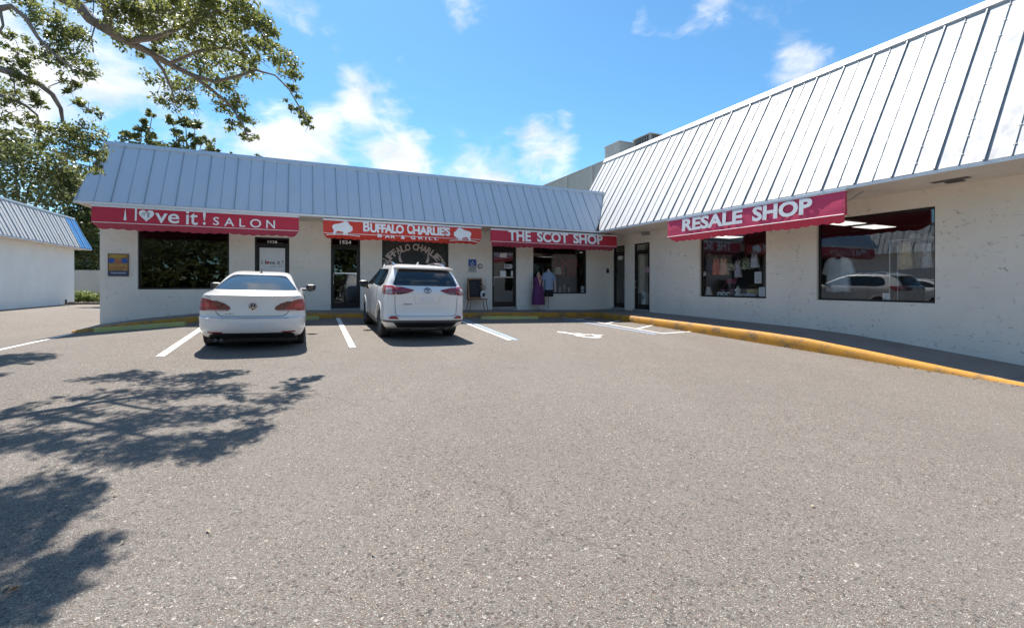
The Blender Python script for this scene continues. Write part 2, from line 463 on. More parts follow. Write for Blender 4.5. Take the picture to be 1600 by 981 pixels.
# wheelchair symbol, painted lying on its side as seen from the lot
def ground_poly(mb, cx, cy, pts, ux, uy, lift=.006):
    out = []
    for (x, y) in pts:
        q = Vector((cx, cy)) + Vector(ux) * x + Vector(uy) * y
        out.append((q.x, q.y, gnd(q.x, q.y) + lift))
    mb.poly(out)
mb = MB(); c = gp(909, 522.5)
ux, uy = U.normalized(), V.normalized()
def arc(r0, r1, a0, a1, n=22, sx=1., sy=1., ox=0., oy=0.):
    for k in range(n):
        t0 = R(a0 + (a1 - a0) * k / n); t1 = R(a0 + (a1 - a0) * (k + 1) / n)
        ground_poly(mb, c.x, c.y, [(ox + r0 * math.cos(t0) * sx, oy + r0 * math.sin(t0) * sy), (ox + r1 * math.cos(t0) * sx, oy + r1 * math.sin(t0) * sy),
                                   (ox + r1 * math.cos(t1) * sx, oy + r1 * math.sin(t1) * sy), (ox + r0 * math.cos(t1) * sx, oy + r0 * math.sin(t1) * sy)], ux, uy)
arc(.22, .38, 165, 385, 26, .9, 1.3, .0, -.22)
arc(.0, .13, 0, 360, 14, 1, 1.2, -.34, .50)
def bar(x0, y0, x1, y1, w):
    d = Vector((x1 - x0, y1 - y0)); e = Vector((-d.y, d.x)).normalized() * w / 2
    ground_poly(mb, c.x, c.y, [(x0 - e.x, y0 - e.y), (x1 - e.x, y1 - e.y), (x1 + e.x, y1 + e.y), (x0 + e.x, y0 + e.y)], ux, uy, .008)
bar(-.30, .40, -.14, -.10, .18); bar(-.22, .12, .08, .14, .13); bar(-.16, -.10, .24, -.08, .16); bar(.24, -.06, .36, -.30, .16); bar(.34, -.28, .52, -.22, .15)
structure(mb.build('wheelchair_symbol', mat_worn('faded_symbol_paint', (.72, .70, .66), (.27, .25, .22), 1.05, 7.), fix=False))

# ------------------------------------------------------------------ sidewalk and kerb (local frame of the shops: a along the front, b away from the lot)
FR = [(-18.13, -1.19), (-17.5, -1.10), (-16.88, -1.02), (-15.42, -.90), (-12.6, -.88), (-10.9, -.935), (-5.9, -1.03), (-1.5, -1.13)]
RT = [(-1.55, -1.125), (-3.93, -1.14), (-6.66, -1.187), (-8.67, -1.226), (-9.94, -1.28), (-11.45, -1.424), (-12.62, -1.547), (-13.56, -1.646), (-15.5, -1.80), (-19, -2.0)]
def ftop(a): return CZ + float(np.interp(a, [p[0] for p in FR], [p[1] for p in FR]))
def rtop(b): return CZ + float(np.interp(-b, [-p[0] for p in RT], [p[1] for p in RT]))
SW = bpy.data.objects.new('sidewalk', None); COL.objects.link(SW); SW['kind'] = 'structure'
SW.location = loc(0, 0, 0); SW.rotation_euler = (0, 0, TH)
KW = .14; CO = -1.52; CR = -1.84
edges = [-18.1, -16.7, -15.2, -13.0, -10.6, -8.2, -5.8, -3.4, CR + KW + .006]
for e0, e1 in zip(edges[:-1], edges[1:]):
    mb = MB(); n = 4
    for k in range(n):
        a0 = e0 + .006 + (e1 - e0 - .012) * k / n; a1 = e0 + .006 + (e1 - e0 - .012) * (k + 1) / n
        mb.hexa([(a0, CO + KW, ftop(a0) - .3), (a1, CO + KW, ftop(a1) - .3), (a1, -.002, ftop(a1) - .3), (a0, -.002, ftop(a0) - .3),
                 (a0, CO + KW, ftop(a0)), (a1, CO + KW, ftop(a1)), (a1, -.002, ftop(a1) + .03), (a0, -.002, ftop(a0) + .03)])
    mb.build('slab', M['concrete'], SW)
edges = [-.002, -1.38, -3.9, -6.4, -8.9, -11.2, -13.4, -15.6, -18.4]
for e0, e1 in zip(edges[:-1], edges[1:]):
    mb = MB(); n = 4
    for k in range(n):
        b0 = e0 - .006 + (e1 - e0 + .012) * k / n; b1 = e0 - .006 + (e1 - e0 + .012) * (k + 1) / n
        z0, z1 = rtop(b0), rtop(b1)
        if e0 > -1: z0 = z1 = rtop(-1.5) + .012
        mb.hexa([(CR + KW, b1, z1 - .3), (-.002, b1, z1 - .3), (-.002, b0, z0 - .3), (CR + KW, b0, z0 - .3),
                 (CR + KW, b1, z1), (-.002, b1, z1 + .03), (-.002, b0, z0 + .03), (CR + KW, b0, z0)])
    mb.build('slab', M['concrete'], SW)
# kerb: one rounded section swept along the lot edge
mb = MB(); path = []
for a in np.arange(-18.1, CR - .1, .3): path.append((a, CO, ftop(a), 'f'))
path.append((CR, CO, ftop(-1.6), 'c'))
for b in np.arange(-1.85, -18.3, -.3): path.append((CR, b, rtop(b), 'r'))
prev = None
for (a, b, z, k) in path:
    g = gl(a, b) - .12; j = .006 * math.sin(a * 3.1 + b * 2.3)
    sec = [(0, g), (.0, z - .17 if z - .17 > g + .02 else g + .02), (.012 + j * .3, z - .075), (.035, z - .028 + j * .3), (.075, z + .002), (KW, z + .004), (KW, g)]
    ring = []
    for (o, zz) in sec:
        if k == 'f': ring.append((a, b + o, zz))
        elif k == 'r': ring.append((a + o, b, zz))
        else: ring.append((a + o, b + o, zz))
    if prev:
        for q in range(len(ring) - 1): mb.quad(prev[q], ring[q], ring[q + 1], prev[q + 1])
    else: mb.poly(ring)
    prev = ring
mb.poly(prev)
kerb = mb.build('kerb', M['kerb'], None, smooth=True, sharp=50); structure(kerb)
kerb.location = SW.location; kerb.rotation_euler = SW.rotation_euler

def wheel_stop(p0, p1, label):
    d = Vector(p1[:2]) - Vector(p0[:2]); c = (Vector(p0[:2]) + Vector(p1[:2])) / 2
    e = thing('wheel_stop', label, 'wheel stop', (c.x, c.y, gnd(c.x, c.y)), math.atan2(d.y, d.x), 'concrete wheel stops along the kerb')
    L = d.length / 2; sl = (gnd(p1[0], p1[1]) - gnd(p0[0], p0[1])) / d.length
    mb = MB()
    sec = [(-.085, -.02), (-.075, .07), (-.05, .105), (.05, .105), (.075, .07), (.085, -.02)]
    rings = [[(x, y * s, (z if z > 0 else z) * 1.0 + sl * x) for y, z in sec] for x, s in ((-L, .8), (-L + .04, 1), (-.3, 1), (.3, 1), (L - .04, 1), (L, .8))]
    for r0, r1 in zip(rings[:-1], rings[1:]):
        for k in range(6): mb.quad(r0[k], r1[k], r1[(k + 1) % 6], r0[(k + 1) % 6])
    mb.poly(rings[0]); mb.poly(rings[-1])
    mb.build('block', M['stop'], e, smooth=True)
    for s in (-.7, .7):
        m2 = MB(); m2.lathe([(.014, .09), (.014, .112), (.006, .114)], 8, (s * L, 0, sl * s * L)); m2.build('anchor_pin', M['rib'], e)
    return e
wheel_stop(gp(149, 519), gp(290, 508.5), 'yellow green concrete wheel stop left of the white sedan')
wheel_stop(gp(394, 503), gp(497, 499), 'faded yellow wheel stop at the nose of the white sedan')
wheel_stop(gp(575, 499.5), gp(690, 499), 'wheel stop at the nose of the white sport utility car')
wheel_stop(gp(752, 499), gp(840, 498.5), 'worn green yellow wheel stop in the accessible bay')

# ------------------------------------------------------------------ buildings
EZ = CZ + 2.2                      # eave height
def wall_face(mb, x0, x1, z0, z1, holes, fn, depth=.16, mi=0):
    """front face of a wall in the plane (x, z) with rectangular openings and their reveals; fn(x, z, depth)"""
    X = sorted({x0, x1} | {h[0] for h in holes} | {h[1] for h in holes}); Z = sorted({z0, z1} | {h[2] for h in holes} | {h[3] for h in holes})
    for i in range(len(X) - 1):
        for j in range(len(Z) - 1):
            cx, cz = (X[i] + X[i + 1]) / 2, (Z[j] + Z[j + 1]) / 2
            if any(h[0] < cx < h[1] and h[2] < cz < h[3] for h in holes): continue
            mb.quad(fn(X[i], Z[j], 0), fn(X[i + 1], Z[j], 0), fn(X[i + 1], Z[j + 1], 0), fn(X[i], Z[j + 1], 0), mi)
    for (a, b, c, d) in holes:
        mb.quad(fn(a, c, 0), fn(a, d, 0), fn(a, d, depth), fn(a, c, depth), mi); mb.quad(fn(b, d, 0), fn(b, c, 0), fn(b, c, depth), fn(b, d, depth), mi)
        mb.quad(fn(a, d, 0), fn(b, d, 0), fn(b, d, depth), fn(a, d, depth), mi); mb.quad(fn(b, c, 0), fn(a, c, 0), fn(a, c, depth), fn(b, c, depth), mi)
def fbox(mb, fn, x0, x1, z0, z1, d0, d1, mi=0):
    p = [fn(x, z, d) for (x, z, d) in ((x0, z0, d0), (x1, z0, d0), (x1, z0, d1), (x0, z0, d1), (x0, z1, d0), (x1, z1, d0), (x1, z1, d1), (x0, z1, d1))]
    mb.hexa(p, mi)
def window(parent, fn, h, glass, label=None, mull=()):
    x0, x1, z0, z1 = h; e = .001
    mb = MB(); w = .05
    fbox(mb, fn, x0 + e, x0 + w, z0 + e, z1 - e, .08, .135); fbox(mb, fn, x1 - w, x1 - e, z0 + e, z1 - e, .08, .135)
    fbox(mb, fn, x0 + w, x1 - w, z0 + e, z0 + w, .082, .133); fbox(mb, fn, x0 + w, x1 - w, z1 - w, z1 - e, .082, .133)
    for m in mull: fbox(mb, fn, m - .02, m + .02, z0 + w, z1 - w, .086, .13)
    fr = mb.build('window', M['bronze'], parent)
    if label: fr['label'] = label
    g = MB(); fbox(g, fn, x0 + w, x1 - w, z0 + w, z1 - w, .104, .110); g.build('pane', glass, fr)
    return fr
def door(parent, fn, h, zt, glass, hinge=1, rail=None, label=None):
    """aluminium shop door: frame with transom, leaf with stiles, glass, pull handle"""
    x0, x1, z0, z1 = h; e = .001; w = .05
    mb = MB()
    fbox(mb, fn, x0 + e, x0 + w, z0 + .02, z1 - e, .06, .15); fbox(mb, fn, x1 - w, x1 - e, z0 + .02, z1 - e, .06, .15)
    fbox(mb, fn, x0 + w, x1 - w, z1 - w, z1 - e, .062, .148); fbox(mb, fn, x0 + w, x1 - w, zt, zt + .07, .062, .148)
    s = .055; lx0, lx1 = x0 + w + .008, x1 - w - .008
    fbox(mb, fn, lx0, lx0 + s, z0 + .03, zt - .01, .085, .125); fbox(mb, fn, lx1 - s, lx1, z0 + .03, zt - .01, .085, .125)
    fbox(mb, fn, lx0 + s, lx1 - s, z0 + .03, z0 + .22, .087, .123); fbox(mb, fn, lx0 + s, lx1 - s, zt - .08, zt - .01, .087, .123)
    d = mb.build('door', M['bronze'], parent)
    if label: d['label'] = label
    g = MB(); fbox(g, fn, lx0 + s, lx1 - s, z0 + .22, zt - .08, .102, .108); g.build('pane', glass, d)
    g = MB(); fbox(g, fn, x0 + w, x1 - w, zt + .07, z1 - w, .102, .108); g.build('transom', glass, d)
    hm = MB(); hx = lx0 + s * .5 if hinge > 0 else lx1 - s * .5; zc = z0 + 1.05
    hm.tube([fn(hx, zc - .16, .09), fn(hx, zc - .16, .03), fn(hx, zc + .16, .03), fn(hx, zc + .16, .09)], .013, 8)
    if rail:
        fbox(hm, fn, lx0 + s + .002, lx1 - s - .002, rail - .02, rail + .02, .05, .075)
    hm.build('handle', M['steel'], d)
    t = MB(); fbox(t, fn, x0 + e, x1 - e, z0 - .08, z0 + .02, -.05, .15); t.build('threshold', M['step'], d)
    return d
ff = lambda x, z, d: (x, d, z)             # long front: x=a, depth -> +b
fr_ = lambda x, z, d: (d, x, z)            # corner shop front: x=b, depth -> +a

def fbx(x0, x1, y0, y1):
    a0, _ = fp(x0, 440); a1, _ = fp(x1, 440); xm = (x0 + x1) / 2
    return [a0, a1, fp(xm, y1)[1], fp(xm, y0)[1]]
def rbx(x0, x1, z0, z1): return [rp(x1, 440)[0], rp(x0, 440)[0], z0, z1]

A0 = -18.0
B1 = thing('shop_building', 'long white stucco shop row with grey blue metal mansard roof across the lot', 'building', loc(0, 0, 0), TH)
TOPW = CZ + 1.78
w_salon = fbx(215, 358, 352, 452); w_salon[3] = TOPW
d_salon = fbx(398, 452, 371, 486); d_salon[2] = ftop(d_salon[0]) + .10
d_buff = fbx(517, 563, 372, 482.6)
w_buff = fbx(597, 701, 368, 454); w_buff[3] = TOPW
d_scot = fbx(769, 807, 384, 480)
w_scot = fbx(833, 917, 380, 459); w_scot[3] = TOPW
HF = [w_salon, d_salon, d_buff, w_buff, d_scot, w_scot]
mb = MB(); wall_face(mb, A0, 0, 0.0, EZ - .02, HF, ff)
mb.quad((A0, 9, 0), (A0, 0, 0), (A0, 0, CZ + 3.9), (A0, 9, CZ + 3.9))
mb.quad((A0, 9, 0), (0, 9, 0), (0, 9, CZ + 3.9), (A0, 9, CZ + 3.9))
mb.build('wall', M['stucco_front'], B1, fix=False)
# inner rooms
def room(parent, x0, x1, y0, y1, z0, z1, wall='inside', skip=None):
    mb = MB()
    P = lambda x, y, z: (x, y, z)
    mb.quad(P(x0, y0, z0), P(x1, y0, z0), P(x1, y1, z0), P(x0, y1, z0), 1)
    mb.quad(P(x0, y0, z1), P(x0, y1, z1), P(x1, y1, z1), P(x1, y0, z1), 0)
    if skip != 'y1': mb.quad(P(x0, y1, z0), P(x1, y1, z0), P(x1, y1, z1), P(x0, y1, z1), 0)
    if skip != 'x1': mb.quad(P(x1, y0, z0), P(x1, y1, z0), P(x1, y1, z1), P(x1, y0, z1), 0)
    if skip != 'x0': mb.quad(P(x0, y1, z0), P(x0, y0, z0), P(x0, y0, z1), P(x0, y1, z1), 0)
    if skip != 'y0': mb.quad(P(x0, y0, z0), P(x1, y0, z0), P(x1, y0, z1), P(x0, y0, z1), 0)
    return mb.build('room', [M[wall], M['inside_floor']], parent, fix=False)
sp1 = (d_salon[1] + d_buff[0]) / 2; sp2 = (w_buff[1] + d_scot[0]) / 2
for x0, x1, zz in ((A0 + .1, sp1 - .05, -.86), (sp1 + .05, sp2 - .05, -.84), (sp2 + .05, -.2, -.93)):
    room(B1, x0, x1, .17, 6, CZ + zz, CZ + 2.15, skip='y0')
mb = MB(); mb.box(A0 + .02, -.02, -.30, 8.98, CZ + 3.60, CZ + 3.72); mb.build('roof_deck', M['concrete'], B1)
window(B1, ff, w_salon, M['glass_dark'])
window(B1, ff, w_buff, M['glass_dark'])
window(B1, ff, w_scot, M['glass'])
dS = door(B1, ff, d_salon, d_salon[3] - .26, M['glass_dark'], 1, label='dark framed door filled by a white panel with the salon name')
dB = door(B1, ff, d_buff, d_buff[3] - .30, M['glass_dark'], 1, fp(540, 427)[1], label='dark glass door of the bar with silver push rail')
dC = door(B1, ff, d_scot, d_scot[3] - .14, M['glass'], 1, fp(788, 433)[1], label='dark glass door with taped notices and house number')
# venetian blind behind the salon window
mb = MB(); z = w_salon[2] + .06
while z < w_salon[3] - .05:
    mb.quad((w_salon[0] + .06, .20, z + .016), (w_salon[1] - .06, .20, z + .016), (w_salon[1] - .06, .232, z), (w_salon[0] + .06, .232, z)); z += .042
for x in np.linspace(w_salon[0] + .3, w_salon[1] - .3, 4): mb.box(x - .008, x + .008, .215, .217, w_salon[2] + .05, w_salon[3] - .05)
stuff(mb.build('window_blind', plain('blind_slats', (.030, .028, .026), .5), B1, fix=False))

# mansard roof, panel by panel ------------------------------------------------
SL = 1.66
def hidden_share(v, lo, hi): return min(max(v, lo), hi)
def mansard(parent, mk, s0, s1, lo, hi, phase, pitch, mat, ribmat, end_lo=None, mats_fn=None, name='roof_panel', thick=1.):
    """mk(s, m, h): s along the eave, m run inward, h height off the sheet. lo(s)/hi(s): run limits of a panel at s."""
    k0 = math.ceil((s0 - phase) / pitch); cuts = [s0] + [phase + k * pitch for k in range(k0, int((s1 - phase) / pitch) + 1) if s0 + .03 < phase + k * pitch < s1 - .03] + [s1]
    for c0, c1 in zip(cuts[:-1], cuts[1:]):
        cm = (c0 + c1) / 2
        l0, l1, h0, h1 = lo(c0), lo(c1), hi(c0), hi(c1)
        if h0 - l0 < .02 and h1 - l1 < .02: continue
        j = random.uniform(-.004, .004); n = 3; mb = MB()
        q0 = c0 + .003; q1 = c1 - .003
        for i in range(n):
            f0, f1 = i / n, (i + 1) / n
            A = [(q0, l0 + (h0 - l0) * f0), (q1, l1 + (h1 - l1) * f0), (q1, l1 + (h1 - l1) * f1), (q0, l0 + (h0 - l0) * f1)]
            bow = [.006 * math.sin(math.pi * f0) + j, .006 * math.sin(math.pi * f1) + j]
            B = [bow[0], bow[0], bow[1], bow[1]]
            mb.hexa([mk(s, m, -.02) for s, m in A] + [mk(s, m, b) for (s, m), b in zip(A, B)])
        mb.build(name, mats_fn(cm) if mats_fn else mat, parent)
    for i, c in enumerate(cuts[1:-1]):
        k = round((c - phase) / pitch); l, h = lo(c), hi(c)
        if h - l < .05: continue
        mb = MB(); wide = (.022 if k % 2 == 0 else .009) * thick; ht = (.040 if k % 2 == 0 else .022) * thick
        mb.hexa([mk(c - wide, l, -.01), mk(c + wide, l, -.01), mk(c + wide, h, -.01), mk(c - wide, h, -.01),
                 mk(c - wide * .7, l, ht), mk(c + wide * .7, l, ht), mk(c + wide * .7, h, ht), mk(c - wide * .7, h, ht)])
        m = l + .12
        while m < h - .05 and thick > .6:
            for sg in ((-1, 1) if k % 2 else (1,)):
                x = c + sg * (wide + .008)
                mb.hexa([mk(x - .0075, m, .0), mk(x + .0075, m, .0), mk(x + .0075, m + .012, .0), mk(x - .0075, m + .012, .0),
                         mk(x - .0075, m, .016), mk(x + .0075, m, .016), mk(x + .0075, m + .012, .016), mk(x - .0075, m + .012, .016)])
            m += .22
        mb.build('seam', ribmat, parent)
cosS = 1 / math.sqrt(1 + SL * SL); sinS = SL * cosS
RUN = 1.115; OVF = 1.45; OVR = 1.70
mkF = lambda s, m, h: (s, -OVF + m - h * sinS, EZ + SL * m + h * cosS)
EL = fp(118, 311)[0] if False else -18.08
eaveR = -OVR
def hiF(s):
    left = (s - EL) / .30 * RUN if s < EL + .30 else RUN
    return max(0., min(RUN, left)) if s < EL + .3 else RUN
def loF(s): return 0. if s <= -OVR else min(RUN, (s + OVR))
mansard(B1, mkF, EL, -OVR + RUN, loF, hiF, -OVR - .10, .3527, M['roof'], M['rib'], thick=.55)
mkL = lambda s, m, h: (EL + m * .30 / RUN - h * .96, s, EZ + SL * m + h * .2)
mansard(B1, mkL, -OVF, 2.0, lambda s: 0., lambda s: min(RUN, s + OVF), -OVF, .355, M['roof'], M['rib'], thick=.55)
mb = MB()
zt = EZ + SL * RUN; bt = -OVF + RUN
mb.hexa([mkF(EL + .29, RUN - .06, .0), mkF(-OVR + RUN, RUN - .06, .0), mkF(-OVR + RUN, RUN + .01, .0), mkF(EL + .29, RUN + .01, .0), mkF(EL + .28, RUN - .06, .035), mkF(-OVR + RUN, RUN - .06, .035), mkF(-OVR + RUN, RUN + .01, .04), mkF(EL + .28, RUN + .01, .04)])
mb.box(EL + .27, -OVR + RUN + .05, bt - .01, bt + .30, zt - .09, zt + .018)
mb.box(EL + .27, EL + .6, bt + .302, 8.9, zt - .09, zt + .016)
mb.build('ridge_cap', M['roof'], B1)
mb = MB(); mb.box(EL, -OVR + .0, -OVF - .025, -OVF + .02, EZ - .075, EZ - .012); mb.build('eave_trim', M['trim'], B1)
mb = MB(); mb.box(EL + .02, -OVR - .002, -OVF + .022, -.001, EZ - .06, EZ - .035); mb.build('soffit', M['soffit'], B1)

# corner building -------------------------------------------------------------
B2 = thing('corner_building', 'taller white stucco corner shop with bright metal mansard roof at right', 'building', loc(0, 0, 0), TH)
d_r1 = [rp(976, 440)[0], rp(957.5, 440)[0], CZ - 1.02, CZ + 1.72]
d_r2 = [rp(1015, 440)[0], rp(990, 440)[0], CZ - 1.03, CZ + 1.72]
w_r1 = rbx(1093, 1197, CZ - .41, CZ + 1.74)
w_r2 = rbx(1276, 1461, CZ - .41, CZ + 1.74)
BE = -17.5
mb = MB(); wall_face(mb, BE, -.0, -.9, EZ - .02, [d_r1, d_r2, w_r1, w_r2], fr_)
mb.quad((0, BE, -.9), (9, BE, -.9), (9, BE, CZ + 5.9), (0, BE, CZ + 5.9))
mb.quad((9, BE, -.9), (9, 14, -.9), (9, 14, CZ + 5.9), (9, BE, CZ + 5.9))
mb.build('wall', M['stucco'], B2, fix=False)
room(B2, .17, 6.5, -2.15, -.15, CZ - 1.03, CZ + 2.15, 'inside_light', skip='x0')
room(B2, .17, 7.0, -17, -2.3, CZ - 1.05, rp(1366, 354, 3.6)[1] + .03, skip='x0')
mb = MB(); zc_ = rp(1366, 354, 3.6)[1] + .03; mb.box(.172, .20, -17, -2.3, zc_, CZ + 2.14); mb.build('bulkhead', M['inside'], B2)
window(B2, fr_, w_r1, M['glass']); window(B2, fr_, w_r2, M['glass'])
D1 = door(B2, fr_, d_r1, CZ + 1.36, M['glass_dark'], 1, label='narrow dark door in the corner beside the red awning')
D2 = door(B2, fr_, d_r2, CZ + 1.36, M['glass'], -1, label='glass door nearer the shop windows with pink notice')
RUNR = 2.29
mkR = lambda s, m, h: (-OVR + m - h * sinS, -s, EZ + SL * m + h * cosS)      # s = -b
def loR(s):
    b = -s
    if b <= -OVF: return 0.
    return min(b + OVF, RUN - .06)
mansard(B2, mkR, -1.15, 17.6, loR, lambda s: RUNR, 12.39 - .70 * 20, .35, M['roof_white'], M['rib_dark'], thick=.85)
at = -OVR + RUNR; ztr = EZ + SL * RUNR
mb = MB(); q0, q1 = -1.16, 17.6
mb.hexa([mkR(q0, RUNR - .10, .0), mkR(q1, RUNR - .10, .0), mkR(q1, RUNR + .01, .0), mkR(q0, RUNR + .01, .0), mkR(q0, RUNR - .10, .055), mkR(q1, RUNR - .10, .055), mkR(q1, RUNR + .01, .06), mkR(q0, RUNR + .01, .06)])
mb.box(at - .02, at + .35, -17.6, 1.16, ztr - .03, ztr + .028); mb.build('ridge_cap', M['trim'], B2)
mb = MB(); mb.box(at + .02, at + .22, 1.161, 10.5, CZ + 3.0, ztr - .02)
for b in (2.2, 4.6, 7.0): mb.box(at - .02, at + .0195, b, b + .3, CZ + 3.0, ztr - .06)
mb.box(at, at + .24, 1.17, 10.5, ztr - .018, ztr + .03)
mb.build('parapet', M['parapet'], B2)
mb = MB(); mb.poly([mkR(-1.15, 0, -.03), mkR(-1.15, RUNR, -.03), (at + .3, 1.15, EZ)]); mb.build('roof_end', M['roof_white'], B2, fix=False)
mb = MB(); mb.box(at + .3, 8.9, -17.5, 10.4, ztr - .25, ztr - .12); mb.build('roof_deck', M['concrete'], B2)
mb = MB(); mb.box(-OVR - .005, -OVR + .02, -17.6, -OVF + .0, EZ - .075, EZ - .012); mb.build('eave_trim', M['trim'], B2)
mb = MB(); mb.box(-OVR + .022, -.001, -17.5, -.001, EZ - .058, EZ - .033); mb.build('soffit', M['soffit'], B2)
b0, _ = rp(1487, 282, -.6)
for (x0, x1, y0, y1, z) in ((-.75, -.55, b0 - .3, b0 + .3, .066), (-.5, -.35, -12.34, -12.06, .08), (-1.0, -.8, -1.25, -.95, .066)):
    mb = MB(); mb.box(x0, x1, y0, y1, EZ - z, EZ - .0585); mb.build('soffit_vent', M['inside'], B2)
mb = MB(); mb.box(2.0, 4.6, 1.89, 3.13, ztr - .3, CZ + 7.3); mb.box(1.97, 4.63, 1.86, 3.16, CZ + 7.3, CZ + 7.34); mb.build('roof_block', mat_stucco('pale_roof_block', (.55, .52, .48), .2), B2)
AC = thing('air_conditioner', 'grey louvred air conditioner standing on the corner building roof', 'air conditioner', loc(3.0, .755, ztr - .12), TH)
mb = MB(); mb.box(.04, 1.16, .04, 1.27, 0, 1.6); mb.build('coil', M['black'], AC)
mb = MB(); h = CZ + 7.5 - (ztr - .12)
for x in (0, 1.12):
    for y in (0, 1.23): mb.box(x, x + .08, y, y + .08, 0, h)
mb.box(-.02, 1.22, -.02, 1.33, h, h + .05); mb.build('cabinet', M['parapet'], AC)
slat = MB(); slat.box(0, .03, -.012, .012, .1, h - .04); sm = slat.mesh('slat', M['parapet'])
for k in range(9):
    o = link('slat', sm, AC); o.location = (.01, .16 + k * .125, 0)
for k in range(8):
    o = link('slat', sm, AC); o.location = (.15 + k * .125, .01, 0); o.rotation_euler = (0, 0, R(90))

# neighbouring building at left ------------------------------------------------
NBp = gp(116, 474.5); na, nb = to_local(NBp); nz = NBp.z
B3 = thing('neighbouring_building', 'low white building at left edge with metal roof ending in blue panels', 'building', loc(na, nb, nz), TH)
# local: wall plane x = 0 facing +x, far end y = 0, running to y < 0
def npix(x, y, a=0.):
    b, z = rp(x, y, na + a); return b - nb, z - nz
eh = npix(100, 382.5, .75)[1]; thh = npix(100, 338)[1]
mb = MB(); mb.box(-8, 0, -26, 0, -.6, eh - .04); mb.build('wall', M['plaster'], B3)
runN = .78; slN = (thh - eh) / runN
cN = 1 / math.sqrt(1 + slN * slN); sN = slN * cN
mkN = lambda s, m, h: (.78 - m + h * sN, -s, eh + slN * m + h * cN)
mansard(B3, mkN, -.35, 24, lambda s: 0., lambda s: runN if s > .02 else max(0.02, (s + .35) / .37 * runN), 0., .36, M['roof_white'], M['rib'],
        mats_fn=lambda s: M['roof_blue'] if s < 1.30 else M['roof_white'])
mb = MB(); mb.box(-.3, .05, -24, -.02, thh - .04, thh + .06); mb.build('ridge_cap', M['trim'], B3)
mb = MB(); mb.box(.0, .77, -24, .30, eh - .07, eh - .03); mb.build('soffit', M['soffit'], B3)
mb = MB(); mb.poly([(.76, .34, eh - .02), (0, .0, thh), (-4, .0, thh), (-4, .34, eh - .02)]); mb.build('roof_end', M['roof_blue'], B3, fix=False)
mb = MB(); mb.tube([(.03, -1.2, 0), (.03, -1.2, .25), (.03, -1.2, .3)], .05, 8); mb.build('downpipe', M['black'], B3)
# garden wall far behind the gap between the two buildings
p = gp(130, 470)
mb = MB(); mb.box(-9, 9, 0, .2, -.2, 2.2); mb.box(-9, 9, -.03, .23, 2.2, 2.28)
g = mb.build('garden_wall', M['parapet']); tag(g, 'grey boundary wall in shade behind the bushes between the buildings', 'wall')
g.location = loc(na + 3, nb + 6, nz); g.rotation_euler = (0, 0, TH)

# ------------------------------------------------------------------ awnings
def awning(label, axis_fn, x0, x1, mat, vmat, ztop=2.10, zbot=1.60, zval=1.44, scallop=.24, brace=()):
    """axis_fn(x, o, z): x along the front, o distance out from the eave plane (negative: inward)"""
    e = thing('awning', label, 'awning', loc(0, 0, 0), TH, 'red shop awnings under the eaves')
    P = axis_fn; zt, zb, zv = CZ + ztop, CZ + zbot, CZ + zval
    mb = MB(); n = max(10, int((x1 - x0) / .25))
    xs_ = np.linspace(x0, x1, n + 1)
    wob = [(.010 * math.sin(i * 1.9) + .006 * math.sin(i * .7), .008 * math.sin(i * 1.3 + 1)) for i in range(n + 1)]
    rows = 5
    for i in range(n):
        for r in range(rows):
            f0, f1 = r / rows, (r + 1) / rows
            q = []
            for (k, f) in ((i, f0), (i + 1, f0), (i + 1, f1), (i, f1)):
                q.append(P(xs_[k], .005 + .035 * (1 - f) + wob[k][0] * math.sin(math.pi * f), zb + (zt - .05 - zb) * f + (wob[k][1] if r == 0 and f == 0 else 0)))
            mb.quad(*q)
    cov = mb.build('cover', mat, e, smooth=True)
    mb = MB()
    for x in (x0, x1):
        mb.poly([P(x, .005, zt - .05), P(x, .04, zb), P(x, -.06, zb - .01), P(x, -.05, zt - .05)])
    mb.build('side_panel', mat, e, fix=False)
    mb = MB(); mb.hexa([P(x0 - .01, -.05, zt - .05), P(x1 + .01, -.05, zt - .05), P(x1 + .01, .03, zt - .05), P(x0 - .01, .03, zt - .05),
                        P(x0 - .01, -.05, zt + .005), P(x1 + .01, -.05, zt + .005), P(x1 + .01, .03, zt + .005), P(x0 - .01, .03, zt + .005)])
    mb.build('head_bar', M['trim'], e)
    # valance leaning back with a scalloped hem
    mb = MB(); ns = max(4, int((x1 - x0 - .2) / scallop)); a, b = x0 + .10, x1 - .12
    m = ns * 6
    for i in range(m):
        u0, u1 = i / m, (i + 1) / m
        def hem(u): return zv + .028 * (1 - abs(math.sin(u * ns * math.pi))) + .012 * math.sin(u * 23)
        def top(u): return x0 + (x1 - x0) * u
        def low(u): return a + (b - a) * u
        off = lambda u: -.19 + .02 * math.sin(u * ns * 2.2)
        mm = .5
        mb.quad(P(top(u0), .04, zb), P(top(u1), .04, zb), P(low(u1), off(u1), hem(u1)), P(low(u0), off(u0), hem(u0)))
    mb.build('valance', vmat, e, fix=False, smooth=True)
    mb = MB(); mb.tube([P(x0 + .01, .046, zb + .01), P(x1 - .01, .046, zb + .01)], .009, 6); mb.build('piping', M['letter'], e)
    if brace:
        mb = MB()
        for x in brace: mb.tube([P(x, .0, zb + .25), P(x + .02, -.75, EZ - .05)], .012, 6)
        mb.build('brace', M['rib'], e)
    return e
PF = lambda x, o, z: (x, -OVF - o, z)
PR = lambda x, o, z: (-OVR - o, -x, z)
def fa(x): return fp(x, 350, -OVF - .03)[0]
def fz(x, y): return fp(x, y, -OVF - .03)[1]
def rs(x): return -rp(x, 340, -OVR - .03)[0]
def rz_(x, y): return rp(x, y, -OVR - .03)[1]
aw1 = awning('crimson awning lettered i love it salon over the leftmost shop', PF, fa(142.5), fa(467), M['crimson'], M['valance'], 2.11, 1.64, 1.48)
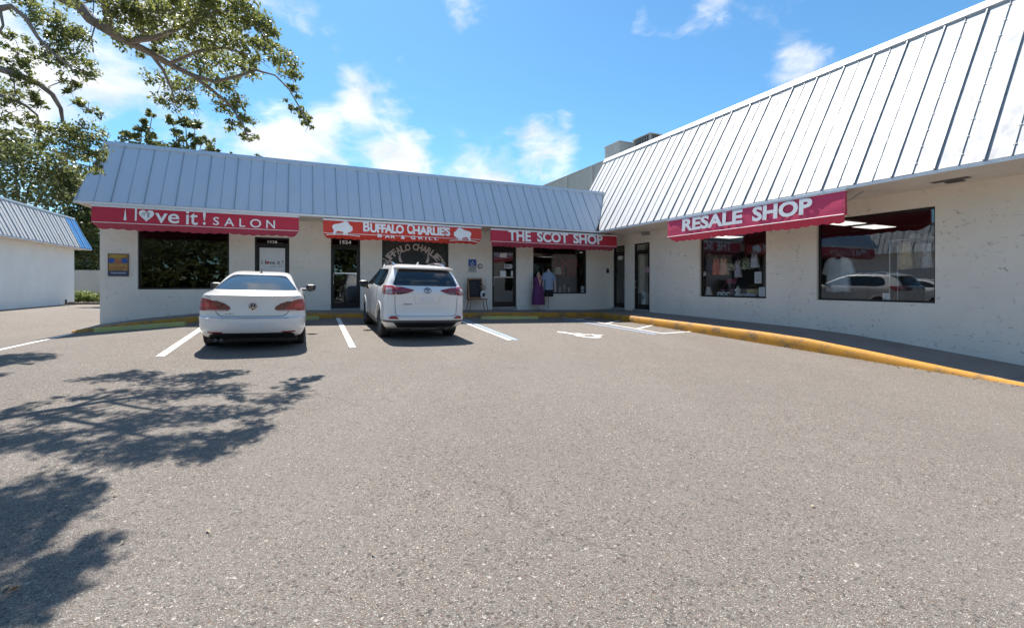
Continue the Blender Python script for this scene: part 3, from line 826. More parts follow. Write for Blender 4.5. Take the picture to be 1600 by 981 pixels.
aw2 = awning('bright red awning with two white buffaloes over the bar entrance', PF, fa(505), fa(752), M['red'], M['red'], 2.08, 1.62, 1.47)
aw3 = awning('crimson awning lettered THE SCOT SHOP next to the inner corner', PF, fa(767.5), fa(964), M['crimson'], M['valance'], 2.06, 1.58, 1.42)
aw4 = awning('crimson awning in sunlit pinkish tone lettered RESALE SHOP on the corner building', PR, rs(1043), rs(1320), M['pink'], M['pink'], 2.14, 1.56, 1.40, brace=(rs(1320) - .05,))
def face_o(z, zt, zb): return .005 + .035 * (1 - (z - zb) / (zt - .05 - zb)) + .021
def letters(e, items, P, fx, fzz, zt, zb, bold=.0, name='lettering', mat=None):
    mb = MB()
    for it in items:
        txt, px0, px1, ya, yb, bd, sp = it[:7]
        xm = (px0 + px1) / 2
        x0, x1 = fx(px0), fx(px1); z1, z0 = fzz(xm, ya), fzz(xm, yb)
        put_text(mb, txt, x0, x1, z0, z1, lambda x, z: P(x, face_o(z, CZ + zt, CZ + zb), z), bd, sp)
    return mb.build(name, mat or M['letter'], e, fix=False)
c7 = lambda v: 130 + v * .21875
y7 = lambda v: 310 + v * .21875
sal = [('l', c7(370), c7(384), y7(66), y7(160), .01, 1), ('ve', c7(514), c7(688), y7(108), y7(178), .012, 1),
       ('it', c7(735), c7(820), y7(92), y7(190), .012, 1), ('!', c7(856), c7(876), y7(90), y7(190), .012, 1),
       ('S', c7(928), c7(972), y7(134), y7(192), .01, 1), ('A', c7(1008), c7(1080), y7(140), y7(199), .01, 1), ('L', c7(1116), c7(1158), y7(146), y7(204), .01, 1),
       ('O', c7(1192), c7(1272), y7(148), y7(210), .01, 1), ('N', c7(1308), c7(1370), y7(156), y7(214), .01, 1)]
letters(aw1, sal, PF, fa, fz, 2.11, 1.64)
mb = MB()
fo = lambda z: face_o(z, CZ + 2.11, CZ + 1.64)
def flat(mb, pts, P=PF, o=None, lift=0.):
    mb.poly([P(x, (o or fo)(z) + lift, z) for x, z in pts])
xa, xb = fa(c7(290)), fa(c7(312)); za, zb_ = fz(c7(300), y7(74)), fz(c7(300), y7(157))
flat(mb, [(xa + .03, za), (xb - .03, za), (xb, zb_), (xa, zb_)])
flat(mb, [(xa + .035, za + .03), (xb - .035, za + .03), (xb - .035, za + .065), (xa + .035, za + .065)])
mb.build('lettering', M['letter'], aw1, fix=False)
# heart in place of the letter o, with a dark face profile cut into it
hx, hz = fa(c7(453)), fz(c7(453), y7(126)); hw, hh = (fa(c7(508)) - fa(c7(398))) / 2, (fz(c7(453), y7(84)) - fz(c7(453), y7(172))) / 2
mb = MB(); pts = []
for k in range(40):
    t = 2 * math.pi * k / 40
    pts.append((hx + hw * .062 * 16 * math.sin(t) ** 3, hz + hh * (.068 * (13 * math.cos(t) - 5 * math.cos(2 * t) - 2 * math.cos(3 * t) - math.cos(4 * t)) + .14)))
flat(mb, pts); mb.build('heart', M['letter'], aw1, fix=False)
mb = MB()
flat(mb, [(hx + hw * a, hz + hh * b) for a, b in ((.28, .62), (.45, .30), (.32, .12), (.42, -.12), (.28, -.28), (.1, -.55), (.18, -.2), (.05, .05), (.15, .35), (.02, .6))], lift=.004)
for k in range(3):
    flat(mb, [(hx + hw * (a - .2 * k), hz + hh * b) for a, b in ((-.05, .62), (.0, .5), (-.22, .1), (-.26, -.2), (-.29, .1))], lift=.004)
mb.build('heart_profile', plain('grey_vinyl', (.30, .30, .31), .5), aw1, fix=False)
c3 = lambda v: 500 + v * .1625
y3 = lambda v: 335 + v * .1625
bf = [('B', c3(415), c3(480), y3(68), y3(167), .035, 1), ('UFFALO', c3(482), c3(806), y3(94), y3(182), .045, .92), ('C', c3(836), c3(890), y3(88), y3(190), .04, 1),
      ("HARLIE'S", c3(892), c3(1252), y3(116), y3(202), .045, .92), ('B', c3(553), c3(594), y3(190), y3(222), .03, 1), ('AR', c3(622), c3(722), y3(201), y3(230), .02, 1.25),
      ('&', c3(776), c3(816), y3(204), y3(238), .03, 1), ('G', c3(870), c3(916), y3(208), y3(242), .03, 1), ('RILL', c3(944), c3(1135), y3(218), y3(247), .015, 1.35)]
letters(aw2, bf, PF, fa, fz, 2.08, 1.62)
BUF = [(-.92, .25), (-.95, .05), (-.90, -.12), (-.84, -.2), (-.80, -.45), (-.86, -.8), (-.88, -1.), (-.66, -1.), (-.62, -.72), (-.50, -.5), (-.46, -.42), (-.3, -.46), (.02, -.52),
       (.12, -.62), (.10, -.82), (.08, -1.), (.24, -1.), (.27, -.8), (.32, -.66), (.36, -.84), (.40, -1.), (.54, -1.), (.52, -.8), (.52, -.6), (.60, -.55), (.66, -.62), (.74, -.60),
       (.84, -.42), (.95, -.36), (1., -.18), (.97, .02), (.99, .2), (.93, .34), (.84, .28), (.82, .42), (.72, .52), (.55, .86), (.35, 1.), (.15, .92), (-.05, .74), (-.35, .60), (-.65, .52), (-.82, .42)]
for (x0, x1, y0, y1, sgn) in ((518, 551, 345.5, 367.5, 1), (709, 737, 356, 376.5, -1)):
    cx_, cz_ = (fa(x0) + fa(x1)) / 2, (fz((x0 + x1) / 2, y0) + fz((x0 + x1) / 2, y1)) / 2
    hw_, hh_ = (fa(x1) - fa(x0)) / 2, (fz((x0 + x1) / 2, y0) - fz((x0 + x1) / 2, y1)) / 2
    mb = MB(); pts = [(cx_ + sgn * hw_ * a, cz_ + hh_ * b) for a, b in BUF]
    fo2 = lambda z: face_o(z, CZ + 2.08, CZ + 1.62)
    flat(mb, pts, o=fo2)
    gz = cz_ - hh_
    for k in range(8):
        a0, a1 = -1.5 + 3.2 * k / 8, -1.5 + 3.2 * (k + 1) / 8
        cur = lambda a: gz + .02 - .035 * (a * .6) ** 2
        flat(mb, [(cx_ + hw_ * a0, cur(a0) - .012), (cx_ + hw_ * a1, cur(a1) - .012), (cx_ + hw_ * a1, cur(a1) + .008), (cx_ + hw_ * a0, cur(a0) + .008)], o=fo2, lift=.003)
    mb.build('buffalo_silhouette', M['letter'], aw2, fix=False)
sc = [('THE', 794, 829.4, 360, 377, .035, 1), ('SCOT', 839, 887.6, 363.2, 379.2, .035, 1), ('SHOP', 895.6, 941.6, 366, 381.6, .035, 1)]
letters(aw3, sc, PF, fa, fz, 2.06, 1.58)
c8 = lambda v: 1030 + v * .2038
y8 = lambda v: 280 + v * .2038
def y_at(x, lo): # the lettering's own base and cap lines on the sloping picture line
    return None
mb = MB(); s_ = lambda v: rs(c8(v))
zl, zh = CZ + 1.68, CZ + 2.08
for txt, a, b in (('RESALE', 178, 640), ('SHOP', 715, 1175)):
    put_text(mb, txt, s_(a), s_(b), zl, zh, lambda x, z: PR(x, face_o(z, CZ + 2.14, CZ + 1.56), z), .04, 1.)
mb.build('lettering', M['letter'], aw4, fix=False)

# ------------------------------------------------------------------ lettering and boards on windows and doors
def plate(name, fn, x0, x1, z0, z1, d0, d1, mat, parent):
    mb = MB(); fbox(mb, fn, x0, x1, z0, z1, d0, d1); return mb.build(name, mat, parent)
ink = plain('dark_ink', (.03, .03, .035), .6); redink = plain('red_ink', (.5, .03, .04), .6)
# salon door: white panel behind the glass
x0, x1 = d_salon[0] + .13, d_salon[1] - .13
plate('door_panel', ff, x0, x1, d_salon[2] + .2, d_salon[3] - .34, .097, .1015, M['white'], dS)
zc = fp(425, 410)[1]; wd = x1 - x0
mb = MB()
put_text(mb, 'i l', x0 + wd * .08, x0 + wd * .24, zc - .07, zc + .08, lambda x, z: (x, .094, z), .01)
put_text(mb, 've it !', x0 + wd * .38, x0 + wd * .93, zc - .07, zc + .08, lambda x, z: (x, .094, z), .01)
put_text(mb, 'SALON', x0 + wd * .45, x0 + wd * .92, zc - .15, zc - .11, lambda x, z: (x, .094, z), .0, 1.6)
mb.build('lettering', ink, dS, fix=False)
mb = MB(); hx, hz = x0 + wd * .31, zc - .01
mb.poly([(hx + .0035 * 16 * math.sin(t) ** 3, .094, hz + .0036 * (13 * math.cos(t) - 5 * math.cos(2 * t) - 2 * math.cos(3 * t) - math.cos(4 * t))) for t in np.linspace(0, 2 * math.pi, 30)[:-1]])
mb.build('heart', redink, dS, fix=False)
# house numbers
mb = MB(); xm = (d_salon[0] + d_salon[1]) / 2
put_text(mb, '1528', xm - .14, xm + .14, d_salon[3] - .2, d_salon[3] - .1, lambda x, z: (x, .099, z), .03); mb.build('house_number', M['letter'], dS, fix=False)
mb = MB(); xm = (d_buff[0] + d_buff[1]) / 2
put_text(mb, '1524', xm - .19, xm + .19, d_buff[3] - .2, d_buff[3] - .08, lambda x, z: (x, .099, z), .03); mb.build('house_number', M['letter'], dB, fix=False)
mb = MB(); a0, z0 = fp(790, 419.5); a1, z1 = fp(802, 412.5)
put_text(mb, '1520', a0, a1, z0, z1, lambda x, z: (x, .099, z), .03); mb.build('house_number', M['letter'], dC, fix=False)
for (xa, xb, ya, yb) in ((782.5, 793.5, 395.5, 402), (783, 792, 423, 433), (800, 803, 423, 431)):
    a0, z0 = fp(xa, yb); a1, z1 = fp(xb, ya)
    plate('paper_notice', ff, a0, a1, z0, z1, .097, .099, M['white'], dC)
pinkp = plain('pink_paper', (.62, .36, .40), .7)
b1, z0 = rp(1005, 426); b0, z1 = rp(1013, 417)
plate('paper_notice', fr_, b0, b0 + (b1 - b0), z0, z1, .111, .113, pinkp, D2) if b1 > b0 else plate('paper_notice', fr_, b1, b0, z0, z1, .111, .113, pinkp, D2)
b1, z0 = rp(963, 406); b0, z1 = rp(970, 399.5)
plate('paper_notice', fr_, min(b0, b1), max(b0, b1), z0, z1, .098, .101, M['white'], D1)
# bar window screen: dark board with arched lettering and horns
scr = plain('bar_window_vinyl', (.028, .030, .028), .55, var=.4, scale=3)
x0, x1, z0, z1 = w_buff; xc = fp(648, 400)[0]
BW = [c for c in B1.children if c.name.startswith('window')][1]
plate('window_screen', ff, x0 + .06, x1 - .06, z0 + .06, z1 - .06, .098, .1015, scr, BW)
lt = plain('cream_vinyl', (.55, .47, .42), .6)
mb = MB(); Rr = (x1 - x0) * .50; zc = fp(648, 384)[1] - Rr * .93
word = "BUFFALO CHARLIE'S"; n = len(word); span = 136
wts = [1 if ch not in " I'" else .55 for ch in word]; tot = sum(wts); acc = 0
for ch, w in zip(word, wts):
    ang = R(90 + span / 2 - span * (acc + w / 2) / tot); acc += w
    if ch == ' ': continue
    v, f = text_mesh(ch, .03); lo, hi = v.min(0), v.max(0); wch = .22 * (w if ch not in "'" else .5) * .86; i0 = len(mb.v)
    hgt = .27
    for q in v:
        lx = ((q[0] - lo[0]) / max(hi[0] - lo[0], 1e-6) - .5) * wch; lz = ((q[1] - lo[1]) / max(hi[1] - lo[1], 1e-6)) * (hgt if ch != "'" else .1) + (.17 if ch == "'" else 0)
        rr = Rr - .18 + lz
        mb.v.append((xc + rr * math.cos(ang) + lx * math.sin(ang), .095, zc + rr * .93 * math.sin(ang) - lx * math.cos(ang) * .93))
    for q in f: mb.f.append([i0 + k for k in q]); mb.m.append(0)
mb.build('lettering', lt, BW, fix=False)
mb = MB()
for sg in (-1, 1):
    hx = xc + sg * .48; hz = fp(648, 403)[1]
    mb.poly([(hx + sg * a, .095, hz + b) for a, b in ((-.06, -.18), (.06, -.16), (.10, -.02), (.07, .12), (.0, .22), (.03, .08), (.01, -.03))])
mb.build('horns', lt, BW, fix=False)
mb = MB(); mb.poly([(xc + .42 * math.cos(t), .0955, fp(648, 408)[1] + .34 * math.sin(t)) for t in np.linspace(0, math.pi, 20)]); mb.build('bull_head', M['black'], BW, fix=False)
mb = MB()
for k in range(14):
    for x in (x0 + .09, x1 - .09):
        zz = z0 + .12 + k * (z1 - z0 - .2) / 13
        mb.poly([(x + .05 * math.cos(t), .0945, zz + .05 * math.sin(t)) for t in np.linspace(0, 2 * math.pi, 9)[:-1]])
mb.build('rope_border', M['black'], BW, fix=False)

# ------------------------------------------------------------------ signs and fittings on the walls
def on_front(x, y, b=0.): a, z = fp(x, y, b); return a, z
a0, z0 = fp(170.5, 430.5); a1, z1 = fp(200, 398)
SG = thing('tow_away_sign', 'ochre and blue tow away sign on the wall near the building corner', 'sign', loc(a0, -.002, z0), TH)
w_, h_ = a1 - a0, z1 - z0
mb = MB(); mb.box(0, w_, -.03, 0, 0, h_); mb.build('board', plain('ochre_board', (.42, .25, .06), .6, var=.5, scale=9), SG)
mb = MB(); mb.box(.0, w_, -.034, -.0305, 0, h_ * .22); mb.build('footer', plain('navy_print', (.03, .06, .16), .6, var=.4), SG)
mb = MB(); mb.box(-.02, 0, -.036, 0, -.02, h_ + .02); mb.box(w_, w_ + .02, -.036, 0, -.02, h_ + .02); mb.box(0, w_, -.036, 0, h_, h_ + .02); mb.box(0, w_, -.036, 0, -.02, 0)
mb.build('frame', plain('rust_frame', (.14, .08, .05), .7), SG)
for cx_ in (.14, .84):
    mb = MB(); mb.poly([(w_ * cx_ + .085 * math.cos(t), -.033, h_ * .70 + .085 * math.sin(t)) for t in np.linspace(0, 2 * math.pi, 9)[:-1]]); mb.build('blue_emblem', plain('blue_print', (.025, .09, .33), .5), SG, fix=False)
mb = MB(); L2 = lambda x, z: (x, -.0335, z)
put_text(mb, 'TOW-AWAY', w_ * .1, w_ * .9, h_ * .84, h_ * .96, L2, .03); mb.build('lettering', plain('yellow_print', (.60, .42, .08), .6), SG, fix=False)
mb = MB(); put_text(mb, 'ZONE', w_ * .32, w_ * .68, h_ * .56, h_ * .74, L2, .04); put_text(mb, 'NO PARKING', w_ * .1, w_ * .9, h_ * .32, h_ * .44, L2, .02); mb.build('lettering', plain('faded_red_print', (.42, .10, .10), .6), SG, fix=False)
mb = MB(); put_text(mb, 'TOWING ENFORCED', w_ * .1, w_ * .9, h_ * .09, h_ * .15, lambda x, z: (x, -.036, z), .01); mb.build('lettering', M['letter'], SG, fix=False)

a0, z0 = fp(732, 425.5); a1, z1 = fp(744, 405.5)
SG = thing('accessible_parking_sign', 'blue accessible parking sign above a grey plate on the bar wall', 'sign', loc(a0, -.002, z0), TH)
w_, h_ = a1 - a0, z1 - z0
mb = MB(); mb.box(0, w_, -.02, 0, h_ * .5, h_); mb.build('blue_plate', plain('sign_blue', (.02, .07, .30), .45), SG)
mb = MB(); mb.box(0, w_, -.018, 0, 0, h_ * .49); mb.build('grey_plate', plain('sign_grey', (.42, .42, .41), .5), SG)
mb = MB()
for k in range(12):
    t0, t1 = R(150 + 230 * k / 12), R(150 + 230 * (k + 1) / 12); q = lambda r, t: (w_ * .48 + r * math.cos(t), -.0225, h_ * .70 + r * math.sin(t))
    mb.quad(q(.055, t0), q(.072, t0), q(.072, t1), q(.055, t1))
mb.box(w_ * .44, w_ * .52, -.0225, -.021, h_ * .72, h_ * .88); mb.build('wheelchair_pictogram', M['letter'], SG, fix=False)
mb = MB(); put_text(mb, 'PARKING', w_ * .12, w_ * .88, h_ * .33, h_ * .42, lambda x, z: (x, -.0195, z), .01); put_text(mb, 'PERMIT ONLY', w_ * .12, w_ * .88, h_ * .16, h_ * .24, lambda x, z: (x, -.0195, z), .01); mb.build('lettering', ink, SG, fix=False)
a0, z0 = fp(750, 416)
SG = thing('round_plaque', 'small round plaque on the wall left of the scot shop door', 'plaque', loc(a0, -.003, z0), TH)
mb = MB(); mb.lathe([(.10, 0), (.10, .02), (.085, .03)], 20); o = mb.build('ring', plain('brown_ring', (.22, .12, .09), .6), SG); o.rotation_euler = (R(90), 0, 0)
mb = MB(); mb.lathe([(.06, .0), (.06, .036), (.02, .04)], 16); o = mb.build('centre', M['white'], SG); o.rotation_euler = (R(90), 0, 0)
# wall boxes
a0, z0 = fp(949, 423)
SG = thing('wall_box', 'small black doorbell box on the wall in the inner corner', 'box', loc(a0, -.001, z0), TH)
mb = MB(); mb.box(-.05, .05, -.06, 0, -.10, .10); mb.build('case', M['black'], SG); mb = MB(); mb.lathe([(.02, 0), (.02, .012), (.01, .015)], 10); o = mb.build('button', M['steel'], SG); o.rotation_euler = (R(90), 0, 0); o.location = (0, -.06, .03)
b0, z0 = rp(1011, 364)
SG = thing('flood_light', 'twin security light above the glass door under the soffit', 'lamp', loc(-.001, b0, z0), TH)
mb = MB(); mb.box(-.07, 0, -.17, .17, -.10, .10); mb.build('back_box', plain('grey_fitting', (.40, .39, .37), .5), SG)
for y in (-.09, .09):
    mb = MB(); mb.lathe([(.03, 0), (.06, .06), (.075, .09), (.07, .1)], 12); o = mb.build('lamp_head', plain('grey_lamp', (.30, .30, .29), .4), SG); o.location = (-.07, y, 0); o.rotation_euler = (0, R(-110), 0)

# ------------------------------------------------------------------ sidewalk display: chalkboard, stool table, mannequins
wood = plain('orange_wood', (.30, .13, .05), .55, var=.35, scale=9)
a0, z0 = fp(746, 487, -.45); sz = ftop(a0) + .02
TB = thing('stool_table', 'small wooden table holding the chalkboard between the bar window and door', 'table', loc(a0, -.42, sz), TH)
mb = MB(); mb.box(-.36, .36, -.20, .20, .42, .46); mb.build('table_top', wood, TB)
for sx in (-1, 1):
    for sy in (-1, 1):
        mb = MB(); mb.tube([(sx * .30, sy * .15, .42), (sx * .37, sy * .2, 0)], [.017, .013], 8); mb.build('leg', plain('dark_wood', (.09, .06, .04), .6), TB)
CB = thing('chalkboard', 'framed black chalkboard standing on the small wooden table', 'chalkboard', loc(a0 - .05, -.40, sz + .46), TH)
CB.rotation_euler = (R(-9), 0, TH)
mb = MB(); mb.box(-.25, .25, -.012, .012, .06, .74); mb.build('board', plain('slate', (.018, .020, .020), .8, var=.6, scale=14), CB)
mb = MB(); mb.box(-.30, -.25, -.025, .025, 0, .80); mb.box(.25, .30, -.025, .025, 0, .80); mb.box(-.25, .25, -.023, .023, .74, .79); mb.box(-.25, .25, -.023, .023, .02, .06); mb.build('frame', wood, CB)
mb = MB(); mb.hexa([(-.28, .03, .74), (-.24, .03, .74), (-.24, .05, .74), (-.28, .05, .74), (-.28, .26, .0), (-.24, .26, .0), (-.24, .28, .0), (-.28, .28, .0)]); mb.build('rear_leg', wood, CB)
mb = MB()
for k, wd in enumerate((.3, .36, .24, .33, .28)): mb.box(-.19, -.19 + wd, -.0145, -.0125, .62 - k * .1, .632 - k * .1)
mb.build('chalk_writing', plain('chalk', (.12, .13, .15), .9), CB)
PL = thing('ornament_plaque', 'oval black and white ornament leaning on the chalkboard', 'ornament', loc(a0 + .22, -.50, sz + .46), TH)
mb = MB(); mb.lathe([(.02, 0), (.09, .05), (.115, .16), (.09, .27), (.02, .32)], 14, (0, 0, 0), 1, .35); mb.build('body', M['white'], PL, smooth=True)
mb = MB(); mb.lathe([(.01, 0), (.05, .03), (.06, .08), (.04, .14), (.01, .16)], 12, (.0, -.045, .08), 1, .35); mb.build('marking', M['black'], PL, smooth=True)
FL = thing('flower_spray', 'spray of artificial flowers beside the chalkboard frame', 'flowers', loc(a0 + .28, -.36, sz + .46), TH)
mb = MB()
for k in range(9):
    t = k * 2.4; mb.tube([(0, 0, 0), (.03 * math.cos(t), .03 * math.sin(t), .3), (.09 * math.cos(t), .07 * math.sin(t), .42 + .05 * (k % 4))], .006, 5)
mb.build('stem', plain('stem_green', (.06, .10, .04), .7), FL)
mb = MB()
for k in range(22):
    t = k * 2.4; h = .25 + .5 * (k / 22); r_ = .10 + .02 * (k % 3)
    mb.lathe([(.004, 0), (.028, .012), (.006, .03)], 6, (r_ * math.cos(t), r_ * .7 * math.sin(t), h))
mb.build('blossom', plain('pale_blossom', (.34, .36, .24), .8, var=.6, scale=20), FL)

purple = mat_fabric('purple_dress_fabric', (.10, .014, .10))
a0, _ = fp(841, 470, -.40); sz = ftop(a0) + .02
MQ = thing('dress_mannequin', 'dress form in a long purple dress outside the scot shop window', 'mannequin', loc(a0, -.40, sz), TH)
mb = MB(); n = 28; prof = [(.28, .24), (.275, .5), (.25, .75), (.22, .95), (.17, 1.06), (.19, 1.2), (.20, 1.27), (.15, 1.36), (.075, 1.40)]
i0 = len(mb.v)
for (r_, z) in prof:
    for j in range(n):
        t = 2 * math.pi * j / n; fold = 1 + .05 * math.sin(t * 9) * max(0, min(1, (1.0 - z) / .6))
        mb.v.append((r_ * fold * math.cos(t), r_ * .7 * fold * math.sin(t), z))
for k in range(len(prof) - 1):
    for j in range(n): mb.f.append([i0 + k * n + j, i0 + k * n + (j + 1) % n, i0 + (k + 1) * n + (j + 1) % n, i0 + (k + 1) * n + j]); mb.m.append(0)
mb.build('dress', purple, MQ, smooth=True, sharp=60)
mb = MB(); mb.lathe([(.075, 1.38), (.06, 1.44), (.055, 1.52), (.03, 1.56), (.004, 1.57)], 14); mb.build('neck', plain('form_cream', (.50, .36, .28), .7), MQ, smooth=True)
mb = MB()
for sg in (-1, 1): mb.tube([(sg * .07, -.07, 1.44), (sg * .05, -.15, 1.3), (.01 * sg, -.165, 1.12), (.02 * sg, -.17, 1.0)], [.025, .03, .025, .015], 8)
mb.build('scarf', plain('peach_scarf', (.60, .30, .24), .8), MQ, smooth=True)
mb = MB(); mb.tube([(0, 0, .05), (0, 0, .5)], .014, 8)
for k in range(3): t = k * 2.09 + .4; mb.tube([(0, 0, .08), (.22 * math.cos(t), .22 * math.sin(t), .012)], .011, 6)
mb.build('stand', M['rib'], MQ)

a0, _ = fp(857, 470, -.36); sz = ftop(a0) + .02
MQ = thing('shirt_mannequin', 'mannequin in a blue checked shirt and black shorts beside the purple dress', 'mannequin', loc(a0, -.36, sz), TH)
def ell(mb, prof, n=20):
    i0 = len(mb.v)
    for (rx, ry, z, cx_, cy_) in prof:
        for j in range(n):
            t = 2 * math.pi * j / n
            c_, s_q = math.cos(t), math.sin(t)
            mb.v.append((cx_ + rx * math.copysign(abs(c_) ** .8, c_), cy_ + ry * math.copysign(abs(s_q) ** .8, s_q), z))
    for k in range(len(prof) - 1):
        for j in range(n): mb.f.append([i0 + k * n + j, i0 + k * n + (j + 1) % n, i0 + (k + 1) * n + (j + 1) % n, i0 + (k + 1) * n + j]); mb.m.append(0)
    mb.f.append([i0 + j for j in range(n)][::-1]); mb.m.append(0); mb.f.append([i0 + (len(prof) - 1) * n + j for j in range(n)]); mb.m.append(0)
m_, t_, p_ = newmat('blue_check_cotton')
tc_ = t_.add('ShaderNodeTexCoord').outputs['Object']
ck = t_.add('ShaderNodeTexChecker'); t_.put(ck.inputs[0], tc_); ck.inputs['Scale'].default_value = 45; ck.inputs[1].default_value = (.20, .27, .40, 1); ck.inputs[2].default_value = (.33, .40, .52, 1)
t_.put(p_.inputs['Base Color'], ck.outputs[0]); p_.inputs['Roughness'].default_value = .9
t_.put(p_.inputs['Normal'], t_.bump(t_.noise(tc_, 9, 3), .4, .02))
mb = MB(); ell(mb, [(.20, .13, .86, 0, 0), (.20, .135, 1.0, 0, 0), (.195, .13, 1.2, 0, 0), (.21, .14, 1.38, 0, 0), (.22, .13, 1.50, 0, 0), (.15, .10, 1.58, 0, 0), (.08, .075, 1.62, 0, 0)])
for sg in (-1, 1): mb.tube([(sg * .19, 0, 1.52), (sg * .245, -.01, 1.40), (sg * .27, -.02, 1.24)], [.065, .068, .07], 12)
mb.build('shirt', m_, MQ, smooth=True, sharp=60)
skin = plain('mannequin_skin', (.52, .42, .36), .45)
mb = MB(); mb.lathe([(.07, 1.58), (.055, 1.64), (.05, 1.70), (.03, 1.72), (.003, 1.725)], 14); mb.build('neck', skin, MQ, smooth=True)
for sg in (-1, 1):
    mb = MB(); mb.tube([(sg * .27, -.02, 1.30), (sg * .285, -.03, 1.12), (sg * .29, -.06, .92), (sg * .285, -.08, .80)], [.042, .038, .030, .034], 10)
    for k in range(4): mb.tube([(sg * (.285 - .012 + .012 * (k - 1)), -.08 + .01 * k, .81), (sg * (.283 + .008 * (k - 1)), -.09 + .012 * k, .72)], [.011, .008], 6)
    mb.tube([(sg * .265, -.09, .82), (sg * .245, -.11, .75)], [.011, .008], 6)
    mb.build('arm', skin, MQ, smooth=True)
mb = MB(); ell(mb, [(.18, .125, .90, 0, 0), (.195, .135, .78, 0, 0), (.19, .13, .70, 0, 0)])
for sg in (-1, 1): ell(mb, [(.098, .12, .72, sg * .097, 0), (.105, .125, .58, sg * .10, 0)], 14)
mb.build('shorts', plain('black_shorts', (.010, .010, .012), .8), MQ, smooth=True)
mb = MB(); mb.tube([(0, 0, .02), (0, 0, .6)], .014, 8); mb.lathe([(.17, 0), (.17, .012), (.03, .03)], 18); mb.build('stand', M['rib'], MQ)

# ------------------------------------------------------------------ goods in the resale shop windows
def garment(label, cat, b, z_top, a, w, h, mat, kind='tank', group='clothes hanging in the resale shop windows', name=None):
    e = thing(name or {'tank': 'tank_top', 'tee': 'long_shirt', 'skirt': 'skirt'}[kind], label, cat, loc(a, b, z_top), TH, group)
    # outline in (y, z): +y towards +b
    if kind == 'tank': o = [(-.20, 0), (-.14, 0), (-.10, -.22), (.10, -.22), (.14, 0), (.20, 0), (.26, -.28), (.36, -.42), (.36, -.70), (.46, -1.0), (.15, -1.04), (-.15, -1.0), (-.46, -1.02), (-.37, -.70), (-.36, -.42), (-.26, -.28)]
    elif kind == 'tee': o = [(-.12, 0), (-.08, -.06), (.08, -.06), (.12, 0), (.30, -.03), (.40, -.14), (.50, -.48), (.36, -.54), (.33, -.40), (.35, -1.0), (.12, -1.03), (-.12, -1.0), (-.35, -1.02), (-.33, -.40), (-.36, -.54), (-.50, -.48), (-.40, -.14), (-.30, -.03)]
    else: o = [(-.30, 0), (.30, 0), (.36, -.3), (.5, -1.0), (.2, -1.03), (-.2, -1.0), (-.5, -1.02), (-.36, -.3)]
    dep = min(.05, w * .12)
    mb = MB()
    mb.prism(o, lambda y, z, l: ((-dep if l == 0 else dep) + .01 * math.sin(y * 30), y * w, z * h))
    g_ = mb.build('cloth', mat, e)
    bm = bmesh.new(); bm.from_mesh(g_.data); bmesh.ops.triangulate(bm, faces=[f for f in bm.faces if len(f.verts) > 4]); bmesh.ops.subdivide_edges(bm, edges=[x for x in bm.edges], cuts=2, use_grid_fill=True)
    for v in bm.verts: v.co.x += .022 * math.sin(v.co.y / w * 22 + v.co.z * 3) * min(1, -v.co.z / h * 2)
    bm.to_mesh(g_.data); bm.free(); g_.data.polygons.foreach_set('use_smooth', [True] * len(g_.data.polygons))
    mb = MB(); mb.tube([(0, -.20 * w, -.02 * h), (0, 0, .06), (0, .20 * w, -.02 * h)], .006, 6); mb.tube([(0, 0, .06), (0, .02, .10), (0, 0, .13), (0, -.02, .11)], .004, 6); mb.build('hanger', M['steel'], e)
    return e
def cloth(name, a, b=None, sc=14):
    m, t, p = newmat(name); tc = t.add('ShaderNodeTexCoord').outputs['Object']
    t.put(p.inputs['Base Color'], t.mix(t.ramp(t.noise(tc, sc, 2), .45, .55), c4(a), c4(b or [k * .8 for k in a]))); p.inputs['Roughness'].default_value = .9; return m
def hang(px, py0, py1, wpx, mat, label, kind='tank', a=.45, cat='top'):
    b0, zt_ = rp(px, py0, a); _, zb_2 = rp(px, py1, a); bl, _ = rp(px - wpx / 2, py0, a); br, _ = rp(px + wpx / 2, py0, a)
    return garment(label, cat, b0, zt_, a, abs(bl - br), zt_ - zb_2, mat, kind)
coral = cloth('coral_cloth', (.75, .22, .14), (.62, .16, .12)); salmon = cloth('salmon_stripe', (.75, .30, .20), (.72, .50, .38), 30)
hang(1108, 398, 424, 14, cloth('navy_cloth', (.05, .05, .12)), 'dark navy top hanging at the far left of the small shop window')
hang(1119.5, 404, 429, 14, coral, 'coral red tank top second from the left in the small shop window')
hang(1131, 404, 429, 15, salmon, 'salmon striped tank top right of the coral one')
hang(1153, 407, 433, 12, cloth('lilac_cloth', (.55, .52, .60)), 'pale lilac vest hanging in the middle of the small window')
hang(1165.5, 404, 421, 15, cloth('green_print', (.50, .60, .40), (.03, .05, .03), 24), 'green and white patterned top in the small shop window')
hang(1179, 396, 418, 14, cloth('ice_blue', (.62, .68, .80)), 'ice blue sleeveless top hanging highest at the right of the small window')
hang(1143, 412, 422, 15, cloth('yellow_print', (.55, .52, .30), (.05, .05, .04), 26), 'yellow and black patterned bag hanging between the tops', 'skirt', cat='bag')['category'] = 'bag'
hang(1310, 402, 455, 50, cloth('pale_blue_knit', (.62, .70, .78), (.55, .63, .71), 5), 'large pale blue long shirt hanging at the left of the big window', 'tee', .5, 'shirt')
